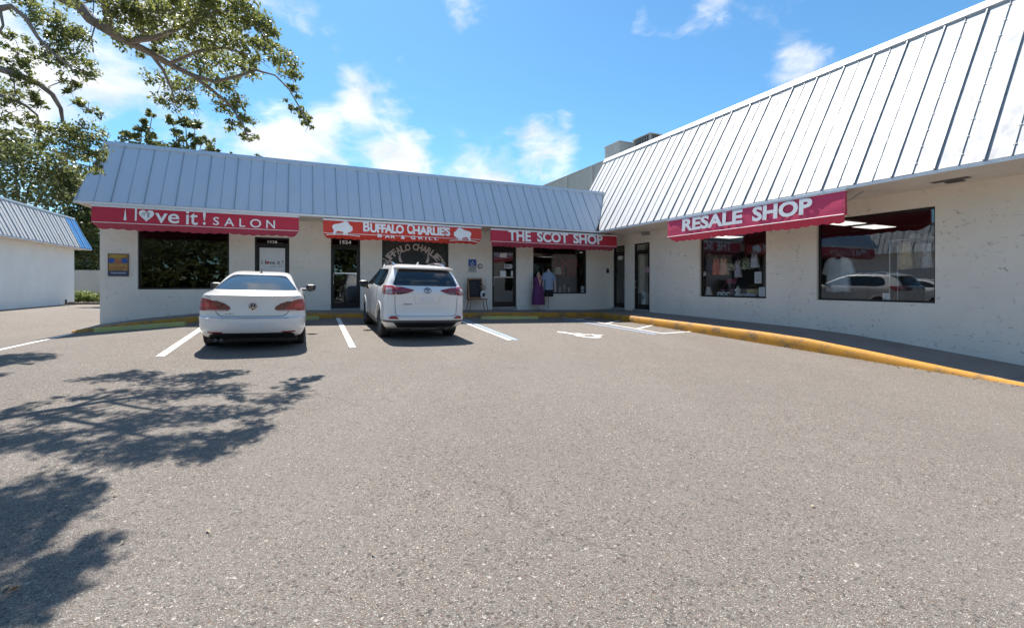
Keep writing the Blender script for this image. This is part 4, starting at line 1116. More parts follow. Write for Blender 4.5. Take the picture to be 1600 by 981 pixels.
# racks at the right of the big window
hang(1415, 378, 420, 26, cloth('beige_linen', (.62, .52, .36)), 'beige skirt nearest the middle of the big window rack', 'skirt', .6, 'skirt')
hang(1437, 380, 418, 22, cloth('cream_cotton', (.72, .68, .62)), 'cream skirt between the beige one and the window edge', 'skirt', .95, 'skirt')
hang(1449, 380, 418, 20, cloth('white_cotton', (.80, .80, .82)), 'white skirt closest to the right edge of the big window', 'skirt', .8, 'skirt')
b0, z0 = rp(1405, 375, .8); b1, _ = rp(1461, 375, .8)
RK = thing('clothes_rack', 'steel clothes rail behind the big shop window', 'clothes rail', loc(.8, (b0 + b1) / 2, CZ - 1.05), TH)
L_ = abs(b0 - b1) / 2 + .2; hz = z0 - CZ + 1.05
mb = MB(); mb.tube([(0, -L_, hz), (0, L_, hz)], .016, 8); mb.build('rail', M['steel'], RK)
for sg in (-1, 1):
    mb = MB(); mb.tube([(0, sg * L_, hz), (0, sg * L_, 0)], .016, 8); mb.tube([(-.25, sg * L_, .03), (.25, sg * L_, .03)], .016, 8); mb.build('leg', M['steel'], RK)
# hats above the rail
for px, lab in ((1430, 'white sun hat on the shelf over the clothes rail'), (1452, 'pale sun hat near the window edge over the clothes rail')):
    b0, z0 = rp(px, 376, 1.2); H = thing('sun_hat', lab, 'hat', loc(1.2, b0, z0), TH, 'hats over the clothes rail')
    mb = MB(); mb.lathe([(.24, 0), (.24, .012), (.13, .04)], 20); mb.build('brim', M['white'], H, smooth=True); mb = MB(); mb.lathe([(.13, .03), (.12, .12), (.08, .17), (.01, .18)], 16); mb.build('hat_crown', M['white'], H, smooth=True)
b0, z0 = rp(1441, 377, 1.2)
SH = thing('wall_shelf', 'narrow dark shelf carrying two hats behind the clothes rail', 'shelf', loc(1.2, b0, z0 - .012), TH)
mb = MB(); mb.box(-.25, .25, -.75, .75, -.03, 0); mb.build('board', M['black'], SH); mb = MB()
for y in (-.6, .6): mb.tube([(.2, y, -.03), (.2, y, -(z0 - CZ + 1.03))], .015, 6)
mb.build('support', M['steel'], SH)
# window-sill goods
def sill_spot(px, py, a): b, z = rp(px, py, a); return b, z
SZ = CZ - .41
b0, _ = rp(1145, 466, .5)
SH = thing('display_shelf', 'low dark display shelf along the small shop window', 'shelf', loc(.55, b0, SZ - .06), TH)
mb = MB(); mb.box(-.3, .35, -1.35, 1.2, -.04, 0); mb.build('board', M['black'], SH)
mb = MB()
for y in (-1.2, 1.05):
    for x in (-.25, .3): mb.box(x - .02, x + .02, y - .02, y + .02, -(SZ - .06 - CZ + 1.05), -.04)
mb.build('support', M['black'], SH)
def on_shelf(name, label, cat, px, prof, mat, a=.42, n=14, extra=None):
    b, _ = rp(px, 462, a); e = thing(name, label, cat, loc(a, b, SZ - .06), TH, 'small goods on the window shelf')
    mb = MB(); mb.lathe(prof, n); mb.build('body', mat, e, smooth=True)
    if extra: extra(e)
    return e
def hdl(e):
    mb = MB(); mb.tube([(0, .09, .26), (0, .15, .22), (0, .14, .12), (0, .09, .08)], .012, 6); mb.build('handle', M['white'], e)
on_shelf('jug', 'white jug standing at the left end of the display shelf', 'jug', 1107, [(.06, 0), (.12, .05), (.13, .15), (.10, .27), (.07, .36), (.08, .40)], M['white'], extra=hdl)
on_shelf('basket', 'yellow round basket on the display shelf beside a paper sign', 'basket', 1176, [(.12, .12), (.17, .2), (.18, .32), (.165, .33)], cloth('straw', (.50, .38, .08), (.38, .27, .05), 40), .6, extra=lambda e: (lambda q: (q.tube([(0, -.16, .3), (0, -.1, .45), (0, .1, .45), (0, .16, .3)], .012, 6), q.lathe([(.05, 0), (.05, .12), (.1, .125)], 10), q.build('handle', wood, e)))(MB()))
on_shelf('lantern', 'white ornamental lantern in the middle of the display shelf', 'lantern', 1153, [(.09, 0), (.11, .1), (.06, .22), (.10, .30), (.03, .40), (.01, .45)], M['white'], .5, extra=lambda e: (lambda q: (q.lathe([(.03, .45), (.03, .47), (.0, .49)], 8), q.build('cap', M['black'], e)))(MB()))
def word_sign(px0, px1, label, txt, mat):
    b1_, _ = rp(px0, 462, .3); b0_, _ = rp(px1, 462, .3); e = thing('word_ornament', label, 'ornament', loc(.3, b1_, SZ - .06), TH, 'small goods on the window shelf')
    mb = MB(); put_text(mb, txt, 0, b1_ - b0_, .05, .24, lambda x, z: (0, -x, z), .04); o = mb.build('lettering', mat, e, fix=False)
    md = o.modifiers.new('depth', 'SOLIDIFY'); md.thickness = .03
    mb = MB(); mb.box(-.03, .06, -(b1_ - b0_), 0, 0, .05); mb.build('base', M['black'], e)
word_sign(1120, 1140, 'white cut out word ornament at left on the display shelf', 'ooc', M['white'])
word_sign(1158, 1182, 'long pale word ornament at right on the display shelf', 'relax', plain('lilac_white', (.55, .54, .62), .6))
PC = thing('pink_chair', 'small pink folding chair standing behind the display shelf', 'chair', loc(1.0, rp(1138, 450, 1.0)[0], SZ - .05), TH)
pk = plain('pink_paint', (.45, .10, .20), .5)
mb = MB(); mb.box(-.2, .2, -.2, .2, .26, .29); mb.build('seat', pk, PC)
for sg in (-1, 1):
    mb = MB(); mb.tube([(-.2, sg * .2, 0), (.2, sg * .2, .7)], .014, 6); mb.build('leg', pk, PC); mb = MB(); mb.tube([(.22, sg * .19, 0), (-.12, sg * .19, .3)], .014, 6); mb.build('leg', pk, PC)
mb = MB(); mb.box(.14, .165, -.2, .2, .5, .68); mb.build('backrest', pk, PC)
mb = MB(); mb.box(-.35, .35, -.35, .35, -(SZ - .05 - CZ + 1.05), -.001)
o = mb.build('plinth', M['inside']); o.location = PC.location; o.rotation_euler = PC.rotation_euler; tag(o, 'dark plinth under the pink folding chair', 'plinth')
def sheet_sign(px0, px1, py0, py1, label, cat='sign', a=.14, par=None):
    b1_, z1_ = rp(px0, py0, a); b0_, z0_ = rp(px1, py1, a)
    e = thing('paper_sign', label, cat, loc(a, (b0_ + b1_) / 2, z0_), TH, 'paper signs in the shop windows')
    w2 = abs(b1_ - b0_) / 2; h2 = z1_ - z0_
    mb = MB(); mb.box(-.004, .004, -w2, w2, 0, h2); mb.build('sheet', M['white'], e)
    mb = MB()
    for k in range(4): mb.box(-.0055, -.0045, -w2 * (.7 - .1 * (k % 2)), w2 * (.7 - .15 * (k % 3)), h2 * (.78 - k * .17), h2 * (.84 - k * .17))
    mb.build('print', plain('pale_print', (.36, .44, .55), .7), e); return e
sheet_sign(1179, 1190, 425, 443, 'white paper notice taped at the right of the small window')
sheet_sign(1186, 1195.5, 448.5, 464, 'white sheet with dark round mark low in the small window corner')
sheet_sign(1096, 1103, 425, 431, 'small white card taped at the left edge of the small window')
sheet_sign(1379, 1391, 458, 470, 'white card low in the middle of the big window')
# inside the corner glass door: a drawn curtain and a water dispenser
bA, bB = min(d_r2[0], d_r2[1]), max(d_r2[0], d_r2[1])
CU = thing('door_curtain', 'beige curtain hanging inside the corner glass door', 'curtain', loc(.24, 0, 0), TH)
mb = MB(); zz0, zz1 = CZ - .35, CZ + 1.75
y0_, y1_ = bB - .12, bB + .50
for k in range(48):
    f0, f1 = k / 48, (k + 1) / 48; q_ = lambda f, z: (.03 * math.sin(f * 44), y0_ + (y1_ - y0_) * f - .30, z)
    mb.quad(q_(f0, zz0), q_(f1, zz0), q_(f1, zz1), q_(f0, zz1))
mb.build('cloth', cloth('beige_curtain', (.70, .63, .50)), CU, fix=False, smooth=True)
mb = MB(); mb.tube([(0, y0_ - .35, zz1 + .02), (0, y1_ - .25, zz1 + .02)], .014, 8); mb.build('rod', M['steel'], CU)
mb = MB(); mb.tube([(.0, y1_ - .26, zz1), (.0, y1_ - .26, CZ + 2.14)], .01, 6); mb.build('hook', M['steel'], CU)
bW, _ = rp(1009, 460, .36)
WD = thing('water_dispenser', 'white floor standing dispenser inside the corner glass door', 'dispenser', loc(.36, bW, CZ - 1.03), TH)
mb = MB(); ell(mb, [(.15, .15, 0, 0, 0), (.16, .16, .1, 0, 0), (.15, .15, .62, 0, 0), (.16, .16, .70, 0, 0), (.10, .10, .76, 0, 0)], 16); mb.build('body', M['white'], WD, smooth=True)
mb = MB(); mb.box(-.175, -.14, -.07, .07, .42, .58); mb.build('panel', plain('grey_panel', (.25, .26, .28), .5), WD)
# ceiling light in the shop
b0, z0 = rp(1366, 354, 3.6); CLZ = z0
CLt = thing('ceiling_light', 'lit rectangular ceiling light seen through the big shop window', 'ceiling light', loc(3.6, b0, CLZ), TH, 'ceiling lights in the resale shop')
em, et, ep = newmat('lit_diffuser'); ep.inputs['Emission Color'].default_value = (1, .96, .88, 1); ep.inputs['Emission Strength'].default_value = .85
mb = MB(); mb.box(-.6, .6, -.3, .3, -.02, -.012); mb.build('diffuser', em, CLt)
mb = MB(); mb.box(-.63, .63, -.33, .33, -.0118, .029); mb.build('frame', M['white'], CLt)
for (aa, bb) in ((1.9, -4.6), (1.8, -8.8)):
    c2 = CLt.copy(); COL.objects.link(c2); c2.location = loc(aa, bb, CLZ); c2['label'] = 'lit ceiling light further inside the resale shop behind the small window' if bb > -5 else 'lit ceiling light above the pale blue shirt in the big shop window'
    for ch in CLt.children:
        d2 = ch.copy(); COL.objects.link(d2); d2.parent = c2
# goods in the scot shop window
red_c = cloth('red_rack_cloth', (.30, .03, .03), (.12, .02, .02), 8)
for px, lab, mt in ((873, 'dark red garment on the rail at the left of the scot shop window', red_c), (893, 'rust red garment on the rail at the right of the scot shop window', cloth('rust_cloth', (.35, .06, .03)))):
    a_, zt_ = fp(px, 402, 1.2); e = garment(lab, 'garment', 0, zt_, 0, .8, .9, mt, 'tee', 'clothes inside the scot shop', 'hanging_garment')
    e.location = loc(a_, 1.2, zt_); e.rotation_euler = (0, 0, TH + R(90))
a_, z_ = fp(876, 424, .45)
e = thing('table_lamp', 'cream lamp shade on a stand behind the scot shop window', 'lamp', loc(a_ - .05, .6, CZ - .93), TH)
mb = MB(); mb.lathe([(.17, z_ - CZ + .80), (.11, z_ - CZ + 1.12)], 16); mb.build('lamp_shade', plain('lamp_shade_cloth', (.6, .52, .42), .9), e, smooth=True)
mb = MB(); mb.lathe([(.12, 0), (.12, .03), (.02, .05), (.02, z_ - CZ + .9)], 10); mb.build('stand', M['black'], e)
a_, z_ = fp(910, 450, .20)
for px, hh_, mt, lab in ((875, .22, 'white', 'white candle stick left on the scot shop sill'), (882, .30, 'steel', 'tall brass candle stick on the scot shop sill'), (889, .2, 'white', 'short white jar right on the scot shop sill')):
    a2, _ = fp(px, 455, .35); e = thing('sill_ornament', lab, 'ornament', loc(a2, .35, w_scot[2] + .02), TH, 'ornaments on the scot shop sill')
    mb = MB(); mb.lathe([(.05, 0), (.05, .02), (.018, .04), (.022, hh_ * .6), (.04, hh_ * .8)], 10); mb.build('body', M[mt], e, smooth=True); mb = MB(); mb.lathe([(.02, hh_ * .8), (.02, hh_ * 1.2), (.004, hh_ * 1.25)], 8); mb.build('candle', M['white'], e)
e = thing('window_ledge', 'dark ledge inside the scot shop window carrying ornaments', 'shelf', loc((w_scot[0] + w_scot[1]) / 2, .36, w_scot[2] + .018), TH)
hw_ = (w_scot[1] - w_scot[0]) / 2; mb = MB(); mb.box(-hw_, hw_, -.17, .17, -.03, 0); mb.build('board', M['black'], e); mb = MB(); mb.box(-hw_, hw_, .1, .15, -.6, -.031); mb.build('support', M['black'], e)
a0_, z0_ = fp(907.5, 457, .2); a1_, z1_ = fp(914, 447, .2)
e = thing('paper_sign', 'white card standing in the right corner of the scot shop window', 'sign', loc(a0_, .20, z0_), TH, 'paper signs in the shop windows')
mb = MB(); mb.box(0, a1_ - a0_, -.004, .004, 0, z1_ - z0_); mb.build('sheet', M['white'], e); mb = MB(); mb.box(.03, a1_ - a0_ - .03, -.0055, -.0045, .1, .13); mb.build('print', ink, e)

# ------------------------------------------------------------------ cars
def paint_white(name):
    m, t, p = newmat(name)
    tc = t.add('ShaderNodeTexCoord').outputs['Object']
    t.put(p.inputs['Base Color'], t.mix(t.ramp(t.noise(tc, 3, 4), .4, .7, 0, .12), c4((.80, .79, .765)), c4((.66, .64, .61))))
    p.inputs['Roughness'].default_value = .28; p.inputs['Coat Weight'].default_value = .9; p.inputs['Coat Roughness'].default_value = .03
    return m
def car_glass():
    m, t, p = newmat('car_glass'); p.inputs['Base Color'].default_value = (.010, .012, .016, 1); p.inputs['Roughness'].default_value = .02
    p.inputs['IOR'].default_value = 1.6; p.inputs['Coat Weight'].default_value = .6; p.inputs['Coat Roughness'].default_value = .0; return m
def lamp_mat(name, col, rough=.08):
    m, t, p = newmat(name); tc = t.add('ShaderNodeTexCoord').outputs['Object']
    w = t.add('ShaderNodeTexWave'); t.put(w.inputs[0], tc); w.inputs['Scale'].default_value = 9; w.bands_direction = 'Z'
    t.put(p.inputs['Base Color'], t.mix(w.outputs['Fac'], c4(col), c4([k * .55 for k in col])))
    p.inputs['Roughness'].default_value = rough; p.inputs['Coat Weight'].default_value = 1; p.inputs['Coat Roughness'].default_value = .02; return m
CG = car_glass(); PW = paint_white('pearl_white_paint'); TLR = lamp_mat('tail_red', (.36, .015, .02)); TLC = lamp_mat('tail_clear', (.62, .45, .44)); TLD = lamp_mat('tail_dark_red', (.13, .008, .014))
CHROME = plain('chrome', (.75, .76, .78), .08, 1., .02); GREYP = plain('grey_plastic', (.10, .10, .105), .6, var=.15); GAP = plain('panel_gap_dark', (.03, .03, .032), .7)  # gaps between body panels are drawn as plain dark lines
class Car:
    def __init__(s, levels, n=2.7, zm=((0, 0), (3, 3)), wid=1.):
        s.n = n; s.zm = np.array(zm, float); levels = [tuple(l[:3]) + (l[3] * wid,) + tuple(l[4:]) for l in levels]; L = np.array(levels, float)      # z, xr, xf, hw, Br, Bf
        # smooth interpolation of the levels (Catmull-Rom in index space, clamped to monotone z)
        out = []
        for i in range(len(L) - 1):
            p0, p1, p2, p3 = L[max(i - 1, 0)], L[i], L[i + 1], L[min(i + 2, len(L) - 1)]
            for k in range(5):
                t = k / 5
                d1 = (p2 - p0) / 2; d2 = (p3 - p1) / 2; ch = p2 - p1
                d1 = np.where(d1 * ch <= 0, 0, np.sign(ch) * np.minimum(abs(d1), 2.2 * abs(ch))); d2 = np.where(d2 * ch <= 0, 0, np.sign(ch) * np.minimum(abs(d2), 2.2 * abs(ch)))
                h = (2 * t**3 - 3 * t**2 + 1) * p1 + (t**3 - 2 * t**2 + t) * d1 + (-2 * t**3 + 3 * t**2) * p2 + (t**3 - t**2) * d2
                out.append(h)
        out.append(L[-1]); s.D = np.array(out)
    def Z(s, z): return float(np.interp(z, s.zm[:, 0], s.zm[:, 1]))
    def par(s, z): return [float(np.interp(z, s.D[:, 0], s.D[:, k])) for k in range(1, 6)]
    def pt(s, q, z, row=None):
        """q in [-1,1] round the tail, |q|>1 metres along the flank; +q is the left (+y) side"""
        xr, xf, hw, Br, Bf = row if row is not None else s.par(z)
        a = min(abs(q), 1) * math.pi / 2; e = 2 / s.n
        y = hw * math.sin(a) ** e; x = xr + Br * (1 - math.cos(a) ** e if abs(q) < 1 else 1)
        if abs(q) > 1: x = xr + Br + (abs(q) - 1)
        return Vector((x, math.copysign(y, q), s.Z(z)))
    def q_of(s, y, z):
        hw = s.par(z)[2]; u = min(1, abs(y) / hw)
        return math.copysign(math.asin(min(1, u ** (s.n / 2))) / (math.pi / 2), y)
    def q_side(s, x, z, sg=1):
        xr, xf, hw, Br, Bf = s.par(z)
        if x >= xr + Br: return sg * (1 + x - xr - Br)
        c = max(0, 1 - (x - xr) / Br) ** (s.n / 2); return sg * math.acos(min(1, c)) / (math.pi / 2)
    def nrm(s, q, z):
        e = .004; a = s.pt(q + e, z) - s.pt(q - e, z); b = s.pt(q, z + .004) - s.pt(q, z - .004)
        n = b.cross(a) if True else a; n.normalize()
        c = s.pt(q, z) - Vector((2.3, 0, .6))
        return n if n.dot(c) > 0 else -n
    def body(s):
        mb = MB(); e = 2 / s.n; rings = []
        for row in s.D:
            z = s.Z(row[0]); xr, xf, hw, Br, Bf = row[1:]; ring = []
            for k in range(-20, 21):
                a = abs(k) / 20 * math.pi / 2
                ring.append((xr + Br * (1 - math.cos(a) ** e), math.copysign(hw * math.sin(a) ** e, k), z))
            x0, x1 = xr + Br, xf - Bf
            for k in range(1, 24): ring.append((x0 + (x1 - x0) * k / 24, hw, z))
            for k in range(20, -21, -2):
                a = abs(k) / 20 * math.pi / 2
                ring.append((xf - Bf * (1 - math.cos(a) ** e), math.copysign(hw * math.sin(a) ** e, k), z))
            for k in range(23, 0, -1): ring.append((x0 + (x1 - x0) * k / 24, -hw, z))
            i = len(mb.v); mb.v += ring; rings.append((i, len(ring)))
        for (i, n), (j, _) in zip(rings[:-1], rings[1:]):
            for k in range(n): mb.f.append([i + k, i + (k + 1) % n, j + (k + 1) % n, j + k]); mb.m.append(0)
        for (i, n), rev in ((rings[0], True), (rings[-1], False)):
            f = [i + k for k in range(n)]; mb.f.append(f[::-1] if rev else f); mb.m.append(0)
        return mb
    def patch(s, rows, off=.004, skirt=.03, nq=18, nz=8, mi=0, mb=None):
        """rows: (z, q0, q1) ascending in z"""
        mb = mb or MB(); Z = [r[0] for r in rows]; zs = sorted(set(list(np.linspace(Z[0], Z[-1], nz + 1)) + Z))
        grid = []
        for z in zs:
            q0 = np.interp(z, Z, [r[1] for r in rows]); q1 = np.interp(z, Z, [r[2] for r in rows])
            grid.append([(q0 + (q1 - q0) * k / nq, z) for k in range(nq + 1)])
        P = [[s.pt(q, z) + s.nrm(q, z) * off for q, z in r] for r in grid]
        for i in range(len(P) - 1):
            for k in range(nq): mb.quad(P[i][k], P[i][k + 1], P[i + 1][k + 1], P[i + 1][k])
        ring = [(0, k) for k in range(nq + 1)] + [(i, nq) for i in range(1, len(P))] + [(len(P) - 1, k) for k in range(nq - 1, -1, -1)] + [(i, 0) for i in range(len(P) - 2, 0, -1)]
        B = [s.pt(*grid[i][k]) - s.nrm(*grid[i][k]) * skirt for i, k in ring]; A = [P[i][k] for i, k in ring]
        for k in range(len(ring)): mb.quad(A[k], B[k], B[(k + 1) % len(ring)], A[(k + 1) % len(ring)])
        return mb
    def seam(s, mb, pts, r=.005, off=.0, n=40):
        P = []
        for (q0, z0), (q1, z1) in zip(pts[:-1], pts[1:]):
            m = max(2, int(n / (len(pts) - 1)))
            P += [s.pt(q0 + (q1 - q0) * k / m, z0 + (z1 - z0) * k / m) + s.nrm(q0 + (q1 - q0) * k / m, z0 + (z1 - z0) * k / m) * off for k in range(m)]
        P.append(s.pt(*pts[-1]) + s.nrm(*pts[-1]) * off); mb.tube(P, r, 6)
def cut(o, cutters):
    """cut wheel openings into a closed body mesh"""
    tmp = []
    for me in cutters:
        c = bpy.data.objects.new('cutter', me); COL.objects.link(c); tmp.append(c)
        md = o.modifiers.new('b', 'BOOLEAN'); md.operation = 'DIFFERENCE'; md.object = c; md.solver = 'EXACT'
    bpy.context.view_layer.update(); dg = bpy.context.evaluated_depsgraph_get()
    me = bpy.data.meshes.new_from_object(o.evaluated_get(dg)); o.modifiers.clear(); o.data = me
    for c in tmp: bpy.data.objects.remove(c)
    me.polygons.foreach_set('use_smooth', [True] * len(me.polygons)); me.set_sharp_from_angle(angle=R(28)); me.update()
def cyl(x, y0, y1, z, r, n=40):
    mb = MB(); mb.tube([(x, y0, z), (x, y1, z)], r, n); return mb.mesh('c', M['black'])
def wheel(parent, x, y, r, w, sg, rim_r, spokes=5):
    wh = MB(); prof = [(rim_r, -.5), (r - .045, -.5), (r - .012, -.42), (r, -.25), (r, .25), (r - .012, .42), (r - .045, .5), (rim_r, .5)]
    e = bpy.data.objects.new('wheel', None); COL.objects.link(e); e.parent = parent; e.location = (x, y, r - .012); e.rotation_euler = (R(90) * (1 if sg < 0 else -1), 0, 0)
    n = 36
    for i, (rr, t) in enumerate(prof):
        for j in range(n): a = 2 * math.pi * j / n; wh.v.append((rr * math.cos(a), rr * math.sin(a), t * w))
    for i in range(len(prof) - 1):
        for j in range(n): wh.f.append([i * n + j, i * n + (j + 1) % n, (i + 1) * n + (j + 1) % n, (i + 1) * n + j]); wh.m.append(0)
    wh.build('tyre', M['rubber'], e, smooth=True)
    rm = MB(); rm.lathe([(rim_r, -w * .45), (rim_r + .004, w * .46), (rim_r - .02, w * .47), (rim_r - .035, w * .30), (rim_r - .05, -.02), (.02, -.02)], n)
    rm.build('rim', GREYP, e, smooth=True)
    sp = MB()
    for k in range(spokes):
        a = 2 * math.pi * k / spokes; ca, sa = math.cos(a), math.sin(a)
        def pp(rr, tt, h): return (rr * ca - tt * sa, rr * sa + tt * ca, h)
        sp.hexa([pp(.04, -.035, w * .18), pp(rim_r - .01, -.03, w * .22), pp(rim_r - .01, .03, w * .22), pp(.04, .035, w * .18), pp(.04, -.03, w * .36), pp(rim_r - .01, -.022, w * .42), pp(rim_r - .01, .022, w * .42), pp(.04, .03, w * .36)])
    sp.lathe([(.06, w * .1), (.06, w * .36), (.03, w * .38)], 14); sp.build('spokes', CHROME, e)
def ground_pose(e, x, y, yaw, zoff=0.):
    e.location = (x, y, gnd(x, y) + zoff)
    nx, ny = .035, -.0203
    nrm = Vector((nx, ny, 1)).normalized(); fwd = Vector((math.cos(yaw), math.sin(yaw), 0)); fwd = (fwd - nrm * fwd.dot(nrm)).normalized(); left = nrm.cross(fwd)
    e.rotation_euler = Matrix((fwd, left, nrm)).transposed().to_euler()

# --- sedan
SEDAN = Car([(.17, .30, 4.62, .80, .42, .5), (.22, .14, 4.70, .86, .45, .6), (.33, .035, 4.77, .912, .50, .7), (.45, .0, 4.80, .925, .52, .75), (.525, .0, 4.79, .928, .52, .8), (.55, .035, 4.78, .926, .52, .8),
             (.70, .045, 4.68, .922, .50, .8), (.82, .04, 4.30, .905, .46, .9), (.91, .015, 3.95, .875, .42, 1.0), (.955, .0, 3.72, .850, .40, 1.0), (.968, .025, 3.66, .845, .40, 1.0), (.985, .16, 3.58, .835, .40, .8), (1.015, .42, 3.42, .80, .38, .6),
             (1.035, .56, 3.32, .775, .36, .55), (1.10, .73, 3.14, .735, .36, .5), (1.20, .98, 2.92, .685, .36, .45), (1.30, 1.27, 2.68, .630, .40, .45), (1.36, 1.52, 2.50, .585, .45, .45), (1.395, 1.80, 2.36, .52, .25, .25), (1.412, 2.0, 2.28, .40, .13, .13)], 3.0,
            ((0, 0), (.17, .21), (.285, .335), (.45, .525), (.525, .60), (.67, .735), (.875, .95), (.955, 1.01), (1.035, 1.075), (1.34, 1.365), (1.412, 1.435)), .945)
CC = thing('sedan_car', 'white four door coupe sedan parked nearest the salon window', 'car', (0, 0, 0))
b_ = SEDAN.body().build('body', PW, CC)
cut(b_, [cyl(x, s * .62, s * 1.2, .325, .365) for x in (1.03, 3.74) for s in (-1, 1)])
mb = MB()
for x in (1.03, 3.74): mb.box(x - .36, x + .36, -.66, .66, .12, .68)
mb.box(.35, 4.4, -.74, .74, .14, .20); mb.build('underbody', M['black'], CC)
for x in (1.03, 3.74):
    for s in (-1, 1): wheel(CC, x, s * .755, .335, .225, s, .22)
q = SEDAN.q_of
SEDAN.patch([(1.05, q(-.70, 1.05), q(.70, 1.05)), (1.08, q(-.685, 1.08), q(.685, 1.08)), (1.28, q(-.53, 1.28), q(.53, 1.28)), (1.325, q(-.48, 1.325), q(.48, 1.325)), (1.34, q(-.40, 1.34), q(.40, 1.34))], .004, .02, 24, 12).build('rear_window', CG, CC, smooth=True)
for s in (-1, 1):
    qs = lambda x, z: SEDAN.q_side(x, z, s)
    SEDAN.patch([(1.02, qs(1.25, 1.02), qs(3.30, 1.02)), (1.10, qs(1.22, 1.10), qs(3.05, 1.10)), (1.22, qs(1.42, 1.22), qs(2.75, 1.22)), (1.30, qs(1.70, 1.30), qs(2.50, 1.30))], .004, .02, 20, 8).build('side_window', CG, CC, smooth=True)
    mb = MB(); SEDAN.seam(mb, [(qs(2.28, .32), .32), (qs(2.28, 1.0), 1.0)], .005); SEDAN.seam(mb, [(qs(1.55, .62), .62), (qs(1.3, 1.0), 1.0)], .005); mb.build('door_gap', GAP, CC)
    # tail lamp: outer part on the wing, inner part on the boot lid
    qq = lambda y, z: SEDAN.q_of(y, z) * s
    t = SEDAN.patch([(.665, qq(.56, .665), s * 1.02), (.70, qq(.53, .70), s * 1.10), (.80, qq(.60, .80), s * 1.13), (.855, qq(.66, .855), s * 1.10), (.875, qq(.74, .875), s * 1.0)] if s > 0 else
                    [(.665, s * 1.02, qq(.56, .665)), (.70, s * 1.10, qq(.53, .70)), (.80, s * 1.13, qq(.60, .80)), (.855, s * 1.10, qq(.66, .855)), (.875, s * 1.0, qq(.74, .875))], .010, .03, 16, 8).build('tail_light', TLR, CC, smooth=True)
    r_ = [(.672, .40, .555), (.70, .345, .525), (.75, .365, .565), (.80, .44, .60), (.84, .555, .65)]
    SEDAN.patch([(z, *sorted((qq(a, z), qq(b, z)))) for z, a, b in r_], .010, .03, 12, 8).build('inner_lamp', TLD, t, smooth=True)
    r_ = [(.664, .42, .70), (.688, .385, .72)]
    SEDAN.patch([(z, *sorted((qq(a, z), qq(b, z)))) for z, a, b in r_], .0125, .03, 12, 2).build('clear_strip', TLC, t, smooth=True)
    r_ = [(.725, .66, .80), (.80, .68, .82)]
    SEDAN.patch([(z, *sorted((qq(a, z), qq(b, z)))) for z, a, b in r_], .0125, .03, 10, 4).build('bright_lens', lamp_mat('tail_bright', (.62, .05, .06)), t, smooth=True)  # brighter red patch set into the tail lamp lens
    # mirror
    mm = MB(); ell(mm, [(.02, .03, 0.975, 3.0, s * .98), (.075, .10, 1.005, 3.0, s * .99), (.09, .115, 1.065, 3.0, s * 1.0), (.06, .10, 1.125, 3.0, s * 1.0), (.02, .06, 1.145, 3.0, s * 1.0)], 14)
    mo = mm.build('wing_mirror', M['black'], CC, smooth=True)
    mm = MB(); mm.tube([(3.03, s * .78, 1.02), (3.03, s * .94, 1.01)], .025, 8); mm.build('mirror_stalk', M['black'], mo)
    mm = MB(); mm.tube([(2.918, s * 1.0, 1.065), (2.906, s * 1.0, 1.065)], .055, 14); mm.build('mirror_glass', CG, mo)
    r_ = [(.20, .52, .66), (.235, .50, .70)]
    SEDAN.patch([(z, *sorted((qq(a, z), qq(b, z)))) for z, a, b in [(.285, .50, .70), (.305, .46, .70)]], .006, .02, 8, 2).build('reflector', TLR, CC)
SEDAN.patch([(.19, q(-.70, .19), q(.70, .19)), (.265, q(-.66, .265), q(.66, .265)), (.285, q(-.60, .285), q(.60, .285))], .006, .02, 24, 4).build('diffuser', M['black'], CC, smooth=True)
SEDAN.patch([(.315, q(-.43, .315), q(.43, .315)), (.45, q(-.37, .45), q(.37, .45)), (.465, q(-.33, .465), q(.33, .465))], .003, .02, 16, 5).build('plate_recess', plain('white_bumper_inset', (.74, .73, .72), .35, var=.04), CC, smooth=True)
SEDAN.patch([(.335, q(-.17, .335), q(.17, .335)), (.445, q(-.17, .445), q(.17, .445))], .010, .01, 6, 3).build('number_plate', plain('blank_plate', (.70, .71, .74), .35, var=.03), CC)
mb = MB(); SEDAN.seam(mb, [(q(-.58, .66), .66), (q(-.52, .58), .58), (q(-.44, .566), .566), (q(.44, .566), .566), (q(.52, .58), .58), (q(.58, .66), .66)], .006, -.001, 60)
SEDAN.seam(mb, [(q(-.65, .89), .89), (q(-.76, .965), .965)], .004); SEDAN.seam(mb, [(q(.65, .89), .89), (q(.76, .965), .965)], .004); mb.build('boot_gap', GAP, CC)
mb = MB(); SEDAN.seam(mb, [(-1.2, .535), (-.9, .530), (.9, .530), (1.2, .535)], .008, .004, 60); mb.build('chrome_strip', CHROME, CC)
